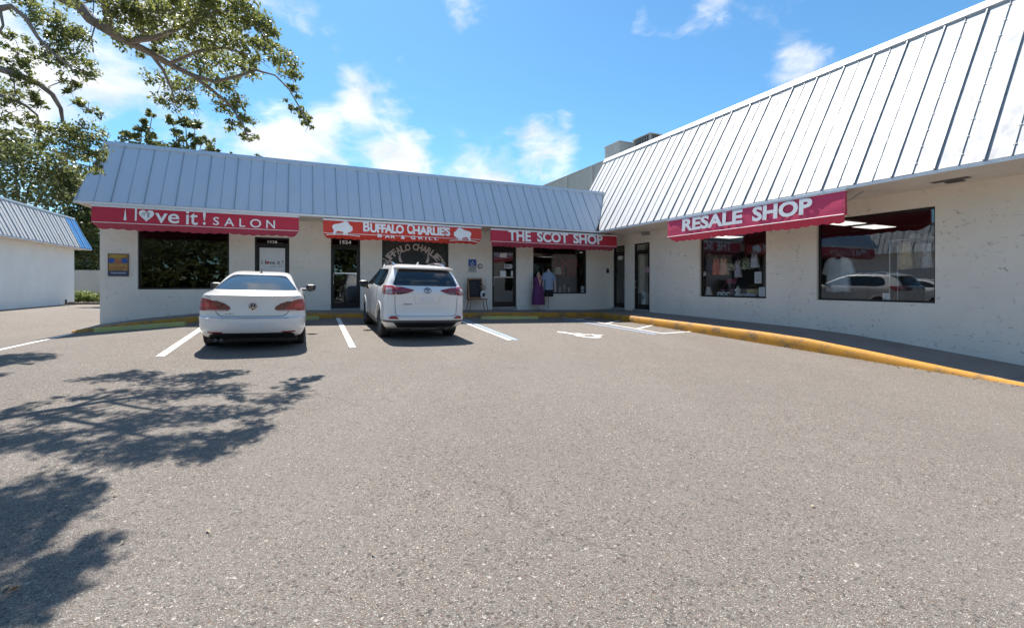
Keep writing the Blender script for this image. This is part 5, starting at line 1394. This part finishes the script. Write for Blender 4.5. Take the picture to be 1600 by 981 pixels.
# round emblem with stacked strokes
def disc_on(car, yc, zc, pts, off, mb):
    mb.poly([car.pt(car.q_of(yc + a, zc + b), zc + b) + car.nrm(car.q_of(yc + a + 1e-4, zc + b), zc + b) * off for a, b in pts])
mb = MB(); circ = lambda r, n=24: [(r * math.cos(2 * math.pi * k / n), r * math.sin(2 * math.pi * k / n)) for k in range(n)]
disc_on(SEDAN, 0, .745, circ(.066), .010, mb); em_ = mb.build('emblem', plain('emblem_blue_black', (.02, .025, .04), .3), CC, fix=False)
mb = MB()
for k in range(24):
    a0, a1 = 2 * math.pi * k / 24, 2 * math.pi * (k + 1) / 24
    disc_on(SEDAN, 0, .745, [(r * math.cos(a), r * math.sin(a)) for r, a in ((.058, a0), (.070, a0), (.070, a1), (.058, a1))], .0135, mb)
def stroke(p, qv, w=.010):
    d = Vector(qv) - Vector(p); n = Vector((-d.y, d.x)).normalized() * w / 2
    disc_on(SEDAN, 0, .745, [(p[0] - n.x, p[1] - n.y), (qv[0] - n.x, qv[1] - n.y), (qv[0] + n.x, qv[1] + n.y), (p[0] + n.x, p[1] + n.y)], .0135, mb)
for sg in (-1, 1):
    stroke((sg * .024, .055), (sg * .002, .010)); stroke((sg * .050, .034), (sg * .026, -.046)); stroke((sg * .026, -.046), (sg * .002, .0))
mb.build('emblem_mark', CHROME, em_, fix=False)
mb = MB(); put_text(mb, 'CC', .42, .30, .605, .64, lambda y, z: SEDAN.pt(SEDAN.q_of(y, z), z) + Vector((-.008, 0, 0)), .02); mb.build('badge', CHROME, CC, fix=False)
mb = MB(); mb.lathe([(.04, 0), (.035, .02), (.012, .035)], 12, (1.75, 0, 1.40), 1.5, .7); mb.hexa([(1.72, -.01, 1.41), (1.80, -.01, 1.41), (1.80, .01, 1.41), (1.72, .01, 1.41), (1.66, -.005, 1.48), (1.70, -.005, 1.48), (1.70, .005, 1.48), (1.66, .005, 1.48)]); mb.build('roof_antenna', M['black'], CC)
mb = MB()
for dy in (0, .09): mb.tube([(.20, .50 + dy, .20), (.6, .50 + dy, .21)], .030, 14)
mb.build('exhaust', GREYP, CC)
# pose: tail centre on the lot
YAW = math.atan2(V.y, V.x)
pc = gp(388, 545); ground_pose(CC, -4.69, 8.22, YAW)

# --- sport utility
SUV = Car([(.22, .34, 4.38, .82, .35, .5), (.28, .14, 4.48, .87, .38, .6), (.36, .05, 4.55, .905, .40, .7), (.42, .02, 4.58, .915, .40, .7), (.435, .0, 4.60, .920, .40, .7), (.51, .0, 4.60, .922, .40, .75), (.53, .035, 4.59, .922, .40, .8),
           (.62, .06, 4.56, .922, .36, .8), (.82, .07, 4.45, .922, .34, .8), (.96, .055, 4.28, .915, .34, .9), (1.05, .06, 4.0, .905, .36, 1.0), (1.12, .10, 3.6, .885, .36, .9), (1.18, .16, 3.42, .858, .36, .7),
           (1.30, .23, 3.20, .805, .34, .6), (1.42, .32, 2.95, .750, .34, .55), (1.52, .42, 2.68, .700, .36, .55), (1.585, .54, 2.48, .655, .42, .5), (1.63, .80, 2.28, .59, .45, .45), (1.655, 1.1, 2.1, .50, .45, .45), (1.662, 1.4, 1.9, .35, .2, .2)], 3.6,
          ((0, 0), (.22, .25), (.435, .475), (.53, .565), (.985, 1.035), (1.165, 1.222), (1.54, 1.605), (1.662, 1.73)))
RV = thing('sport_utility_car', 'white sport utility car with roof rails parked before the bar window', 'car', (0, 0, 0))
b_ = SUV.body().build('body', PW, RV)
cut(b_, [cyl(x, s * .60, s * 1.2, .36, .41) for x in (.98, 3.64) for s in (-1, 1)])
mb = MB()
for x in (.98, 3.64): mb.box(x - .41, x + .41, -.62, .62, .16, .76)
mb.box(.4, 4.2, -.80, .80, .20, .27); mb.build('underbody', M['black'], RV)
for x in (.98, 3.64):
    for s in (-1, 1): wheel(RV, x, s * .785, .355, .235, s, .225)
q = SUV.q_of
SUV.patch([(1.175, q(-.70, 1.175), q(.70, 1.175)), (1.20, q(-.735, 1.20), q(.735, 1.20)), (1.45, q(-.63, 1.45), q(.63, 1.45)), (1.52, q(-.59, 1.52), q(.59, 1.52)), (1.54, q(-.55, 1.54), q(.55, 1.54))], .004, .02, 24, 12).build('rear_window', CG, RV, smooth=True)
for s in (-1, 1):
    qs = lambda x, z: SUV.q_side(x, z, s); qq = lambda y, z: SUV.q_of(y, z) * s
    sw_ = SUV.patch([(1.13, qs(1.05, 1.13), qs(3.35, 1.13)), (1.20, qs(.80, 1.20), qs(3.10, 1.20)), (1.42, qs(.86, 1.42), qs(2.62, 1.42)), (1.53, qs(1.05, 1.53), qs(2.36, 1.53))], .004, .02, 24, 8).build('side_window', CG, RV, smooth=True)
    mb = MB()
    for x in (1.42, 2.42): SUV.seam(mb, [(qs(x, 1.15), 1.15), (qs(x - .12, 1.52), 1.52)], .022, .004, 12)
    mb.build('window_pillar', M['black'], sw_)
    mb = MB()
    for x in (1.45, 2.45): SUV.seam(mb, [(qs(x, .36), .36), (qs(x, 1.12), 1.12)], .005)
    SUV.seam(mb, [(qs(1.45, .36), .36), (qs(3.15, .36), .36)], .005); mb.build('door_gap', GAP, RV)
    SUV.patch([(.235, *sorted((qs(1.42, .235), qs(3.2, .235)))), (.37, *sorted((qs(1.36, .37), qs(3.26, .37))))], .008, .02, 24, 3).build('sill_cladding', GREYP, RV, smooth=True)
    for xc_ in (.98, 3.64):
        mb = MB(); P = []
        for k in range(31):
            a = math.pi * (-.02 + 1.04 * k / 30); x = xc_ + .428 * math.cos(a); z = max(.30, .36 + .428 * math.sin(a)); P.append(SUV.pt(qs(x, z), z) + Vector((0, -s * .012, 0)))
        mb.tube(P, .026, 8)
        mb.build('wheel_arch_trim', PW, RV, smooth=True)
    # lamps: clear outer corner, red wedge running inward
    r_ = [(.985, .72, None), (1.02, .69, None), (1.08, .67, None), (1.14, .70, None), (1.165, .74, None)]
    wr = [(.985, 1.02), (1.02, 1.12), (1.08, 1.18), (1.14, 1.17), (1.165, 1.10)]
    t = SUV.patch([(z, *sorted((qq(a, z), s * w))) for (z, a, _), (_, w) in zip(r_, wr)], .012, .03, 16, 8).build('tail_light', TLR, RV, smooth=True)
    SUV.patch([(z, *sorted((qq(a, z), qq(b, z)))) for z, a, b in [(1.0, .76, .88), (1.12, .76, .87)]], .015, .03, 8, 5).build('clear_lens', TLC, t, smooth=True)
    r_ = [(.99, .60, .685), (1.02, .44, .685), (1.06, .325, .68), (1.085, .30, .67), (1.10, .36, .67), (1.14, .55, .69)]
    SUV.patch([(z, *sorted((qq(a, z), qq(b, z)))) for z, a, b in r_], .012, .03, 16, 10).build('inner_lamp', TLR, t, smooth=True)
    r_ = [(.995, .60, .68), (1.02, .46, .68), (1.05, .36, .68)]
    SUV.patch([(z, *sorted((qq(a, z), qq(b, z)))) for z, a, b in r_], .0145, .03, 12, 5).build('dark_lens', TLD, t, smooth=True)
    SUV.patch([(z, *sorted((qq(a, z), qq(b, z)))) for z, a, b in [(.462, .62, .83), (.495, .64, .82), (.525, .68, .78)]], .010, .03, 10, 4).build('reflector', TLR, RV, smooth=True)
    mm = MB(); ell(mm, [(.03, .03, 1.080, 2.95, s * 1.0), (.09, .11, 1.110, 2.95, s * 1.03), (.10, .125, 1.180, 2.95, s * 1.04), (.08, .115, 1.250, 2.95, s * 1.04), (.03, .07, 1.275, 2.95, s * 1.03)], 14)
    mo = mm.build('wing_mirror', M['black'], RV, smooth=True)
    mm = MB(); mm.tube([(2.98, s * .82, 1.10), (2.98, s * .96, 1.08)], .035, 8); mm.build('mirror_stalk', M['black'], mo)
    mm = MB(); pts = [(.85, s * .60, 1.665), (.95, s * .60, 1.72), (1.25, s * .60, 1.765), (1.8, s * .585, 1.78), (2.3, s * .575, 1.765), (2.55, s * .57, 1.72), (2.65, s * .57, 1.665)]
    mm.tube(pts, [.02, .024, .022, .022, .022, .024, .02], 10); mm.build('roof_rail', CHROME, RV, smooth=True)
# roof spoiler over the rear window
mb = MB(); N_ = 20; up = []; lo = []
for k in range(N_ + 1):
    y = -.70 + 1.40 * k / N_; f = 1 - abs(y / .70) ** 5
    up.append([(.36 + .10 * (1 - f), y, 1.64 + .004 * f), (.75, y * .93, 1.68 + .022 * f)]); lo.append([(.37 + .10 * (1 - f), y, 1.61), (.62, y * .95, 1.595)])
for k in range(N_):
    mb.quad(up[k][0], up[k + 1][0], up[k + 1][1], up[k][1]); mb.quad(lo[k][0], lo[k + 1][0], up[k + 1][0], up[k][0]); mb.quad(lo[k][1], lo[k + 1][1], lo[k + 1][0], lo[k][0])
mb.build('spoiler', PW, RV, smooth=True)
SUV.patch([(.27, q(-.62, .27), q(.62, .27)), (.36, q(-.70, .36), q(.70, .36)), (.385, q(-.74, .385), q(.74, .385))], .008, .02, 24, 5).build('lower_bumper', M['black'], RV, smooth=True)
SUV.patch([(.387, -1.16, 1.16), (.432, -1.20, 1.20)], .010, .02, 40, 3).build('bumper_strip', GREYP, RV, smooth=True)
mb = MB(); SUV.seam(mb, [(q(-.685, 1.16), 1.16), (q(-.69, .56), .56), (q(-.58, .522), .522), (q(.58, .522), .522), (q(.69, .56), .56), (q(.685, 1.16), 1.16)], .006, -.001, 80); mb.build('tailgate_gap', GAP, RV)
mb = MB(); SUV.seam(mb, [(q(-.30, .97), .97), (q(-.26, .80), .80), (q(.26, .80), .80), (q(.30, .97), .97)], .004, -.0005, 50); mb.build('plate_recess_edge', plain('recess_edge', (.50, .50, .50), .5), RV)
SUV.patch([(.835, q(-.155, .835), q(.155, .835)), (.945, q(-.155, .945), q(.155, .945))], .006, .01, 6, 3).build('number_plate', plain('blank_plate_pale', (.72, .73, .76), .35, var=.02), RV)
EB = plain('dark_blue_emblem', (.03, .04, .12), .25, .3)
mb = MB()
def ering(car, rx, rz, cz, w=.012, n=26):
    for k in range(n):
        a0, a1 = 2 * math.pi * k / n, 2 * math.pi * (k + 1) / n
        disc_on(car, 0, 1.075, [((rx - w) * math.cos(a0), cz + (rz - w) * math.sin(a0)), (rx * math.cos(a0), cz + rz * math.sin(a0)), (rx * math.cos(a1), cz + rz * math.sin(a1)), ((rx - w) * math.cos(a1), cz + (rz - w) * math.sin(a1))], .014, mb)
ering(SUV, .085, .056, 0); ering(SUV, .052, .022, .028, .009); ering(SUV, .024, .054, 0, .009); mb.build('emblem', EB, RV, fix=False)
mb = MB(); put_text(mb, 'RAV4', .52, .34, .765, .80, lambda y, z: SUV.pt(SUV.q_of(y, z), z) + Vector((-.008, 0, 0)), .03); mb.build('badge', plain('badge_grey', (.12, .12, .13), .3, .5), RV, fix=False)
mb = MB(); mb.tube([(.19, .02, 1.25), (.20, -.15, 1.265), (.205, -.34, 1.275)], .009, 6); mb.build('rear_wiper', M['black'], RV)
mb = MB(); mb.hexa([(1.1, -.02, 1.715), (1.25, -.02, 1.715), (1.25, .02, 1.715), (1.1, .02, 1.715), (1.08, -.006, 1.785), (1.12, -.006, 1.785), (1.12, .006, 1.785), (1.08, .006, 1.785)]); mb.build('roof_antenna', PW, RV)
mb = MB(); mb.tube([(.2, -.50, .26), (.55, -.50, .27)], .03, 12); mb.box(.25, .6, -.3, .3, .24, .34); mb.build('exhaust', GREYP, RV)
ground_pose(RV, -1.91, 10.22, YAW)

# ------------------------------------------------------------------ trees
def leaf_mesh(name, cl, mat, size=.075, asp=.5, droop=.2):
    """cl: list of (centre, radius xyz, count). Many small folded leaves spread through each clump."""
    C, Rr, N = [], [], []
    for c, r, n in cl:
        # leaves gather on sub-clumps
        k = max(3, n // 22); d = RNG.normal(size=(k, 3)); d /= np.linalg.norm(d, axis=1)[:, None]
        sc_ = d * RNG.uniform(.15, 1.0, (k, 1)) ** .6 * np.array(r) + np.array(c)
        pick = RNG.integers(0, k, n)
        C.append(sc_[pick] + RNG.normal(size=(n, 3)) * np.array(r) * .17)
    C = np.concatenate(C); n = len(C)
    d = RNG.normal(size=(n, 3)); d[:, 2] -= droop; d /= np.linalg.norm(d, axis=1)[:, None]
    up = RNG.normal(size=(n, 3)) * .7 + np.array((0, 0, 1.)); s_ = np.cross(d, up); s_ /= np.linalg.norm(s_, axis=1)[:, None] + 1e-9
    nn = np.cross(s_, d); L = (size * RNG.uniform(.65, 1.3, n))[:, None]; w = L * asp
    P = np.stack([C - d * L * .5, C + s_ * w * .5 + nn * L * .06, C + d * L * .5, C - s_ * w * .5 + nn * L * .06], 1).reshape(-1, 3)
    me = bpy.data.meshes.new(name); me.vertices.add(4 * n); me.vertices.foreach_set('co', P.astype(np.float32).ravel())
    me.loops.add(6 * n); me.polygons.add(2 * n)
    b = np.arange(n)[:, None] * 4; me.loops.foreach_set('vertex_index', np.concatenate([b + [0, 1, 2], b + [0, 2, 3]], 1).ravel().astype(np.int32))
    me.polygons.foreach_set('loop_start', (np.arange(2 * n) * 3).astype(np.int32)); me.polygons.foreach_set('loop_total', np.full(2 * n, 3, np.int32))
    me.materials.append(mat); me.update(); me.validate(); return me
OAK = mat_leaf('oak_leaf', (.090, .122, .040), (.135, .172, .052), (.34, .34, .085), 1.3)
FAR = mat_leaf('far_leaf', (.060, .080, .032), (.110, .130, .042), (.24, .25, .075), .7)
BARK = mat_bark('oak_bark', (.32, .275, .235))
def rel(p, o): return Vector(p) - Vector(o)
TR = (-10.5, 2.0); tz = gnd(*TR)
OT = thing('oak_tree', 'live oak leaning in from the left edge with branches over the lot', 'tree', (TR[0], TR[1], tz))
O0 = OT.location
def dd(py): return min(max(F * 4.1 / (HY - py), 6.6), 8.9)
main = [(85, -10, 6.9), (125, 10, 7.0), (140, 30, 7.1), (172, 50, 7.2), (200, 65, 7.4), (235, 83, 7.6), (265, 100, 7.8), (300, 118, 8.0), (335, 128, 8.2), (370, 120, 8.3), (400, 110, 8.4), (430, 118, 8.4), (452, 140, 8.3), (468, 168, 8.2), (480, 192, 8.1)]
mb = MB()
fork = Vector((-8.6, 4.0, 5.2))
T = lambda pts: [rel(p, O0) for p in pts]
mb.tube(T([(TR[0], TR[1], tz - .2), (TR[0] + .05, TR[1], tz + .4), (TR[0] + .25, TR[1] + .3, 2.2), (-9.6, 3.0, 4.0), fork]), [.52, .40, .33, .28, .24], 14)
mp = [wp(*q) for q in main]
mb.tube(T([fork, Vector((-7.3, 5.4, 5.9))] + mp), [.20, .17] + [max(.013, .088 - .0068 * i) for i in range(len(mp))], 9)
def limb(pts, r0, r1=.008, n=7): mb.tube(T([wp(*q) for q in pts]), list(np.linspace(r0, r1, len(pts))), n)
limb([(172, 47, 7.2), (168, 20, 7.0), (155, -20, 6.8), (150, -60, 6.6)], .06, .04)
limb([(200, 65, 7.4), (240, 60, 7.3), (290, 40, 7.2), (340, 20, 7.0), (390, 30, 7.2), (415, 60, 7.4)], .05)
limb([(235, 83, 7.6), (255, 110, 7.8), (268, 140, 7.9), (275, 165, 8.0)], .035)
limb([(300, 118, 8.0), (330, 140, 8.1), (360, 165, 8.2), (380, 195, 8.2), (390, 222, 8.1)], .035)
limb([(265, 100, 7.8), (310, 80, 7.7), (350, 75, 7.6), (390, 85, 7.7)], .035)
limb([(150, 35, 7.1), (143, 60, 7.1), (147, 84, 7.1)], .012, .005)
lb = [(-60, 110, 8.6), (0, 108, 8.7), (30, 118, 8.8), (62, 132, 8.9), (82, 148, 9.0), (95, 170, 9.1), (98, 190, 9.1), (110, 205, 9.2), (128, 222, 9.2)]
bq = [wp(*q) for q in lb]
mb.tube(T([fork, Vector((-10.4, 7.2, 5.6))] + bq), [.15, .11] + list(np.linspace(.075, .012, len(bq))), 8)
limb([(-60, 30, 8.0), (0, 14, 8.2), (18, 10, 8.2), (40, 28, 8.3), (60, 60, 8.4), (85, 85, 8.5), (110, 105, 8.6), (125, 125, 8.6)], .06)
limb([(-40, 140, 8.8), (10, 152, 8.9), (40, 165, 9.0), (58, 180, 9.0), (64, 210, 9.1), (80, 235, 9.2)], .04)
limb([(0, 14, 8.2), (5, 40, 8.2), (-5, 60, 8.2), (10, 60, 8.3)], .025)
limb([(10, 110, 8.7), (22, 130, 8.7), (24, 150, 8.7)], .014)
limb([(95, 128, 8.8), (75, 136, 8.8)], .01)
mp2 = Vector((-6.4, 5.0, 6.2))
mb.tube(T([Vector((-7.3, 5.4, 5.9)), mp2, Vector((-5.6, 5.3, 6.2))]), [.10, .05, .012], 8)
mb.tube(T([fork, Vector((-6.6, 3.4, 6.0)), Vector((-5.2, 4.4, 6.1)), Vector((-4.0, 5.0, 5.8))]), [.14, .09, .05, .012], 8)
mb.build('trunk', BARK, OT, smooth=True)
cl = []
def clump(px, py, r, n, d=None, squash=.75):
    d = d or dd(py); c = wp(px, py, d); rr = r * d / F; cl.append((c - O0, (rr, rr * 1.0, rr * squash), int(n * 1.25)))
for (x, y, r, n) in [(195, 12, 30, 260), (235, 22, 34, 380), (275, 18, 34, 420), (315, 12, 36, 480), (350, 18, 36, 500), (385, 22, 34, 460), (412, 45, 30, 380), (422, 78, 26, 300), (300, 50, 34, 420), (340, 58, 36, 480), (375, 62, 32, 400),
                     (250, 60, 26, 260), (222, 48, 24, 220), (305, 88, 32, 380), (345, 98, 34, 420), (380, 108, 28, 300), (265, 92, 24, 200), (255, 125, 24, 230), (268, 155, 26, 260), (290, 140, 24, 220), (320, 130, 28, 280), (350, 138, 24, 240),
                     (300, 165, 18, 130), (352, 165, 22, 200), (375, 160, 22, 190), (384, 185, 18, 170), (390, 212, 15, 130), (362, 195, 16, 120), (440, 98, 26, 300), (455, 122, 20, 210), (462, 145, 12, 70), (452, 165, 11, 60), (472, 178, 15, 140), (480, 194, 12, 100),
                     (190, 58, 12, 60), (212, 75, 14, 70), (248, 85, 14, 80), (402, 95, 18, 130)]:
    clump(x, y, r, n)
for (x, y, r, n) in [(45, 12, 26, 260), (75, 32, 28, 340), (100, 48, 26, 320), (120, 55, 22, 240), (88, 68, 24, 260), (115, 85, 26, 300), (130, 112, 22, 260), (110, 130, 16, 150), (95, 100, 22, 200), (70, 85, 18, 150), (108, 142, 9, 50),
                     (20, 60, 18, 120), (28, 85, 18, 140), (12, 100, 16, 120), (35, 105, 20, 160), (45, 130, 22, 200), (20, 150, 20, 160), (55, 150, 16, 130), (15, 178, 22, 200), (45, 185, 16, 120), (60, 200, 18, 170), (62, 165, 14, 90),
                     (-30, 60, 40, 300), (-30, 130, 40, 300)]:
    clump(x, y, r, n, 8.6 + .002 * y)
for (x, y, r, n) in [(100, 210, 26, 330), (125, 200, 26, 320), (145, 215, 20, 220), (150, 240, 18, 200), (130, 235, 26, 320), (105, 240, 26, 300), (140, 262, 16, 150), (85, 225, 18, 170), (122, 165, 14, 90), (138, 172, 14, 100), (158, 182, 8, 40)]:
    clump(x, y, r, n, 9.2)
# crown beyond the top of the picture: it throws the leafy shade in the near left of the lot
def shade(px, py, r, n, H=5.4):
    n = int(n * 2.0)
    g = gp(px, py); c = g + Vector((sd.x, sd.y, sd.z)) / sd.z * H; cl.append((c - O0, (r, r, .35), n))
for (x, y, r, n) in [(30, 780, .34, 260), (75, 795, .26, 200), (110, 770, .14, 70), (5, 815, .30, 220), (60, 830, .18, 110), (20, 850, .2, 110), (-40, 800, .5, 330), (135, 762, .07, 25),
                     (150, 850, .12, 50), (120, 868, .16, 80), (95, 890, .18, 100), (50, 905, .2, 120), (10, 935, .2, 120), (60, 940, .12, 50), (-40, 920, .4, 240), (-100, 700, .6, 300), (10, 690, .22, 100), (70, 700, .14, 60), (30, 640, .2, 80)]:
    shade(x, y, r, n)
tw = MB()
for c, r, n in cl:
    for k in range(5):
        d = Vector((random.gauss(0, 1), random.gauss(0, 1), random.gauss(-.1, .7))); d.normalize()
        q = Vector(c); tw.tube([q - d * r[0] * .2, q + d * r[0] * .45 + Vector((0, 0, .03)), q + d * r[0] * .95 + Vector((random.gauss(0, .04), 0, -.03))], [.009, .006, .003], 4)
stuff(tw.build('twigs', BARK, OT))
o = link('crown', leaf_mesh('crown', cl, OAK, .074, .5), OT); stuff(o)

def bg_tree(label, px, d, base_py, crown, size, trunk_r=.3, mat=FAR, name='oak_tree', dens=1.0, group='trees behind the buildings', seed=0, z0=None):
    c = wp(px, base_py, d); z = gnd(c.x, c.y) if z0 is None else z0
    e = thing(name, label, 'tree', (c.x, c.y, z), 0, group)
    o0 = e.location; cl2 = []
    mb = MB(); tops = [wp(x, y, d + dz) - o0 for (x, y, r, n, dz) in crown]
    ctr = sum(tops, Vector()) / len(tops); forkp = Vector((0, 0, max(1.2, ctr.z * .5)))
    mb.tube([(0, 0, -.2), (.03, 0, .5), forkp * .7, forkp], [trunk_r * 1.25, trunk_r, trunk_r * .85, trunk_r * .75], 10)
    for tp in tops:
        mid = forkp.lerp(tp, .5) + Vector((0, 0, .12 * (tp - forkp).length)); mb.tube([forkp, mid, tp], [trunk_r * .4, trunk_r * .2, .02], 6)
    mb.build('trunk', BARK, e, smooth=True)
    for (x, y, r, n, dz) in crown:
        rr = r * d / F; cl2.append((wp(x, y, d + dz) - o0, (rr, rr, rr * .75), int(n * dens)))
    o = link('crown', leaf_mesh('crown', cl2, mat, size, .62), e); stuff(o); return e
bg_tree('tall dark tree behind the low white building at the left edge', 30, 36, 470, [(20, 235, 40, 900, 0), (60, 250, 40, 900, -1), (100, 270, 36, 800, 0), (-20, 260, 45, 700, 0), (30, 285, 45, 1000, -1), (85, 300, 40, 900, -1), (20, 215, 22, 300, 0), (120, 300, 28, 500, 1), (-40, 210, 50, 500, 0)], .30)
bg_tree('dark leafy tree in the gap between the two buildings', 136, 40, 460, [(115, 290, 34, 900, 0), (135, 320, 30, 800, 0), (140, 355, 28, 800, -1), (120, 345, 30, 800, 0), (150, 390, 24, 600, -1), (128, 395, 22, 500, 0), (138, 425, 22, 500, -1), (120, 430, 20, 400, -1), (150, 440, 18, 300, -2), (165, 430, 20, 300, 0), (100, 440, 20, 300, 0)], .30, .22, dens=2.2)
bg_tree('dark evergreen closing the gap behind the grey boundary wall', 136, 46, 462, [(112, 390, 26, 900, 0), (138, 385, 26, 900, 0), (162, 395, 24, 700, 0), (118, 420, 24, 900, 0), (145, 420, 24, 900, 0), (168, 425, 20, 500, 0), (125, 445, 22, 700, 0), (152, 448, 20, 600, 0)], .40, .22, dens=1.5)
bg_tree('oak behind the shop roof with crown left of its ridge', 215, 30, 440, [(200, 212, 14, 170, 0), (218, 205, 14, 170, 0), (235, 218, 14, 170, 0), (205, 230, 20, 260, 0), (240, 232, 16, 200, 0), (222, 190, 9, 70, 0), (238, 180, 9, 70, 0)], .27, .25)
bg_tree('oak peeking over the middle of the shop roof ridge', 295, 31, 440, [(270, 190, 12, 120, 0), (290, 188, 14, 170, 0), (305, 198, 12, 140, 0), (285, 210, 14, 170, 0), (315, 222, 16, 220, 0), (325, 236, 14, 170, 0), (290, 230, 18, 220, 0), (262, 236, 12, 120, 0), (345, 240, 8, 60, 0)], .27, .25)
bg_tree('small treetop showing over the roof right of the other oaks', 395, 34, 440, [(404, 243, 8, 70, 0), (396, 250, 8, 70, 0), (360, 243, 6, 40, 0)], .24, .2)
# trees across the street, seen in the window glass
for (x, y, lab) in ((-7, -13, 'broad street tree mirrored in the salon window glass'), (2, -16, 'street tree mirrored at the right of the salon window'), (-17, -10, 'street tree mirrored at the left of the salon window')):
    z = gnd(x, y); e = thing('street_tree', lab, 'tree', (x, y, z), 0, 'street trees behind the viewer')
    mb = MB(); mb.tube([(0, 0, -.2), (.1, 0, 1.6), (.1, .1, 2.6)], [.3, .22, .2], 10)
    cs = []
    for k in range(9):
        a = k * 2.4; c_ = Vector((2.3 * math.cos(a) * (.4 + .07 * k), 2.3 * math.sin(a) * (.4 + .07 * k), 3.6 + .35 * (k % 5))); cs.append((c_, (1.3, 1.3, 1.0), 420)); mb.tube([(.1, .1, 2.5), c_], [.09, .02], 6)
    mb.build('trunk', BARK, e, smooth=True); o = link('crown', leaf_mesh('crown', cs, FAR, .22, .6), e); stuff(o)

# clipped hedge along the far side of the street, also seen only in the glass
hc = []
for k in range(90):
    x = -62 + k * 1.25; hc.append((Vector((x, -24 + 1.2 * math.sin(k * 1.7), gnd(x, -24) + 1.6 + 1.2 * random.random())), (1.5, 1.3, 1.9), 420))
    hc.append((Vector((x, -26 + 1.2 * math.sin(k * 2.3), gnd(x, -24) + 5.0 + 2.0 * random.random())), (1.8, 1.5, 2.2), 380))
o = link('far_hedge', leaf_mesh('far_hedge', hc, FAR, .55, .7)); stuff(o); o['label'] = 'dense row of trees and hedge across the street behind the viewer'
# planting bed with bushes in the gap
pb = gp(138, 472)
BUSH = mat_leaf('bush_leaf', (.10, .15, .03), (.17, .22, .05), (.28, .30, .09), 2.0)
for px, d_off, lab in ((122, 0, 'low bright green bush against the white building corner'), (138, .3, 'low bright green bush in the middle of the gap'), (153, .0, 'low bright green bush beside the shop building wall')):
    g = gp(px, 472.5); e = thing('bush', lab, 'bush', g, 0, 'bushes between the buildings')
    s_ = g.y / F
    mb = MB()
    for k in range(7): a = k * .9; mb.tube([(0, 0, -.05), (.3 * math.cos(a), .3 * math.sin(a), .5)], [.02, .008], 5)
    mb.build('stem', BARK, e)
    o = link('foliage', leaf_mesh('foliage', [((0, 0, .42), (10 * s_, 9 * s_, .36), 700), ((.1, -.1, .25), (11 * s_, 9 * s_, .25), 500)], BUSH, .13, .45, -.5), e); stuff(o)
mb = MB(); P0, P1 = gp(100, 475.5), gp(175, 475.5); dv = (P1 - P0).normalized(); dn = Vector((-dv.y, dv.x, 0))
for k in range(14):
    c = P0 + dv * (k * (P1 - P0).length / 14)
    ww = random.uniform(.3, .5); mb.lathe([(ww * .5, -.05), (ww * .45, .08), (ww * .2, .12 + random.random() * .05)], 7, tuple(c + Vector((0, 0, 0))))
o = mb.build('mulch', plain('dark_mulch', (.05, .04, .032), .95, var=.5, scale=5)); stuff(o)

# ------------------------------------------------------------------ litter: dry leaves and grit along the right kerb and on the lot
mb = MB()
def bit(x, y, s):
    z = gnd(x, y); a = random.uniform(0, 6.28); c_, s_ = math.cos(a) * s, math.sin(a) * s
    mb.poly([(x - c_, y - s_, z + .006), (x + s_ * .5, y - c_ * .5, z + .012 + s * .3), (x + c_, y + s_, z + .008), (x - s_ * .5, y + c_ * .5, z + .014 + s * .2)], random.choice((0, 0, 0, 1)))
for _ in range(420):
    t = random.random(); b = -2.5 - 12 * t; o_ = -CO * -1 - abs(random.gauss(0, .10)) - .02
    p = loc(CR - abs(random.gauss(0, .12)) - .02, b); bit(p.x, p.y, random.uniform(.008, .03))
for _ in range(60):
    p = loc(random.uniform(-15, -2), CO - abs(random.gauss(0, .10)) - .02); bit(p.x, p.y, random.uniform(.008, .025))
for _ in range(150):
    bit(random.uniform(-7, 8), random.uniform(1.8, 12), random.uniform(.005, .014))
for (px, py, s) in ((1270, 792, .02), (583, 868, .016), (325, 831, .02), (192, 849, .016), (8, 921, .03), (22, 923, .025), (180, 775, .02), (850, 742, .015)):
    g = gp(px, py); bit(g.x, g.y, s)
o = mb.build('leaf_litter', [plain('dry_leaf', (.36, .29, .20), .9, var=.4, scale=12), plain('brown_leaf', (.20, .11, .05), .9)], fix=False); stuff(o)
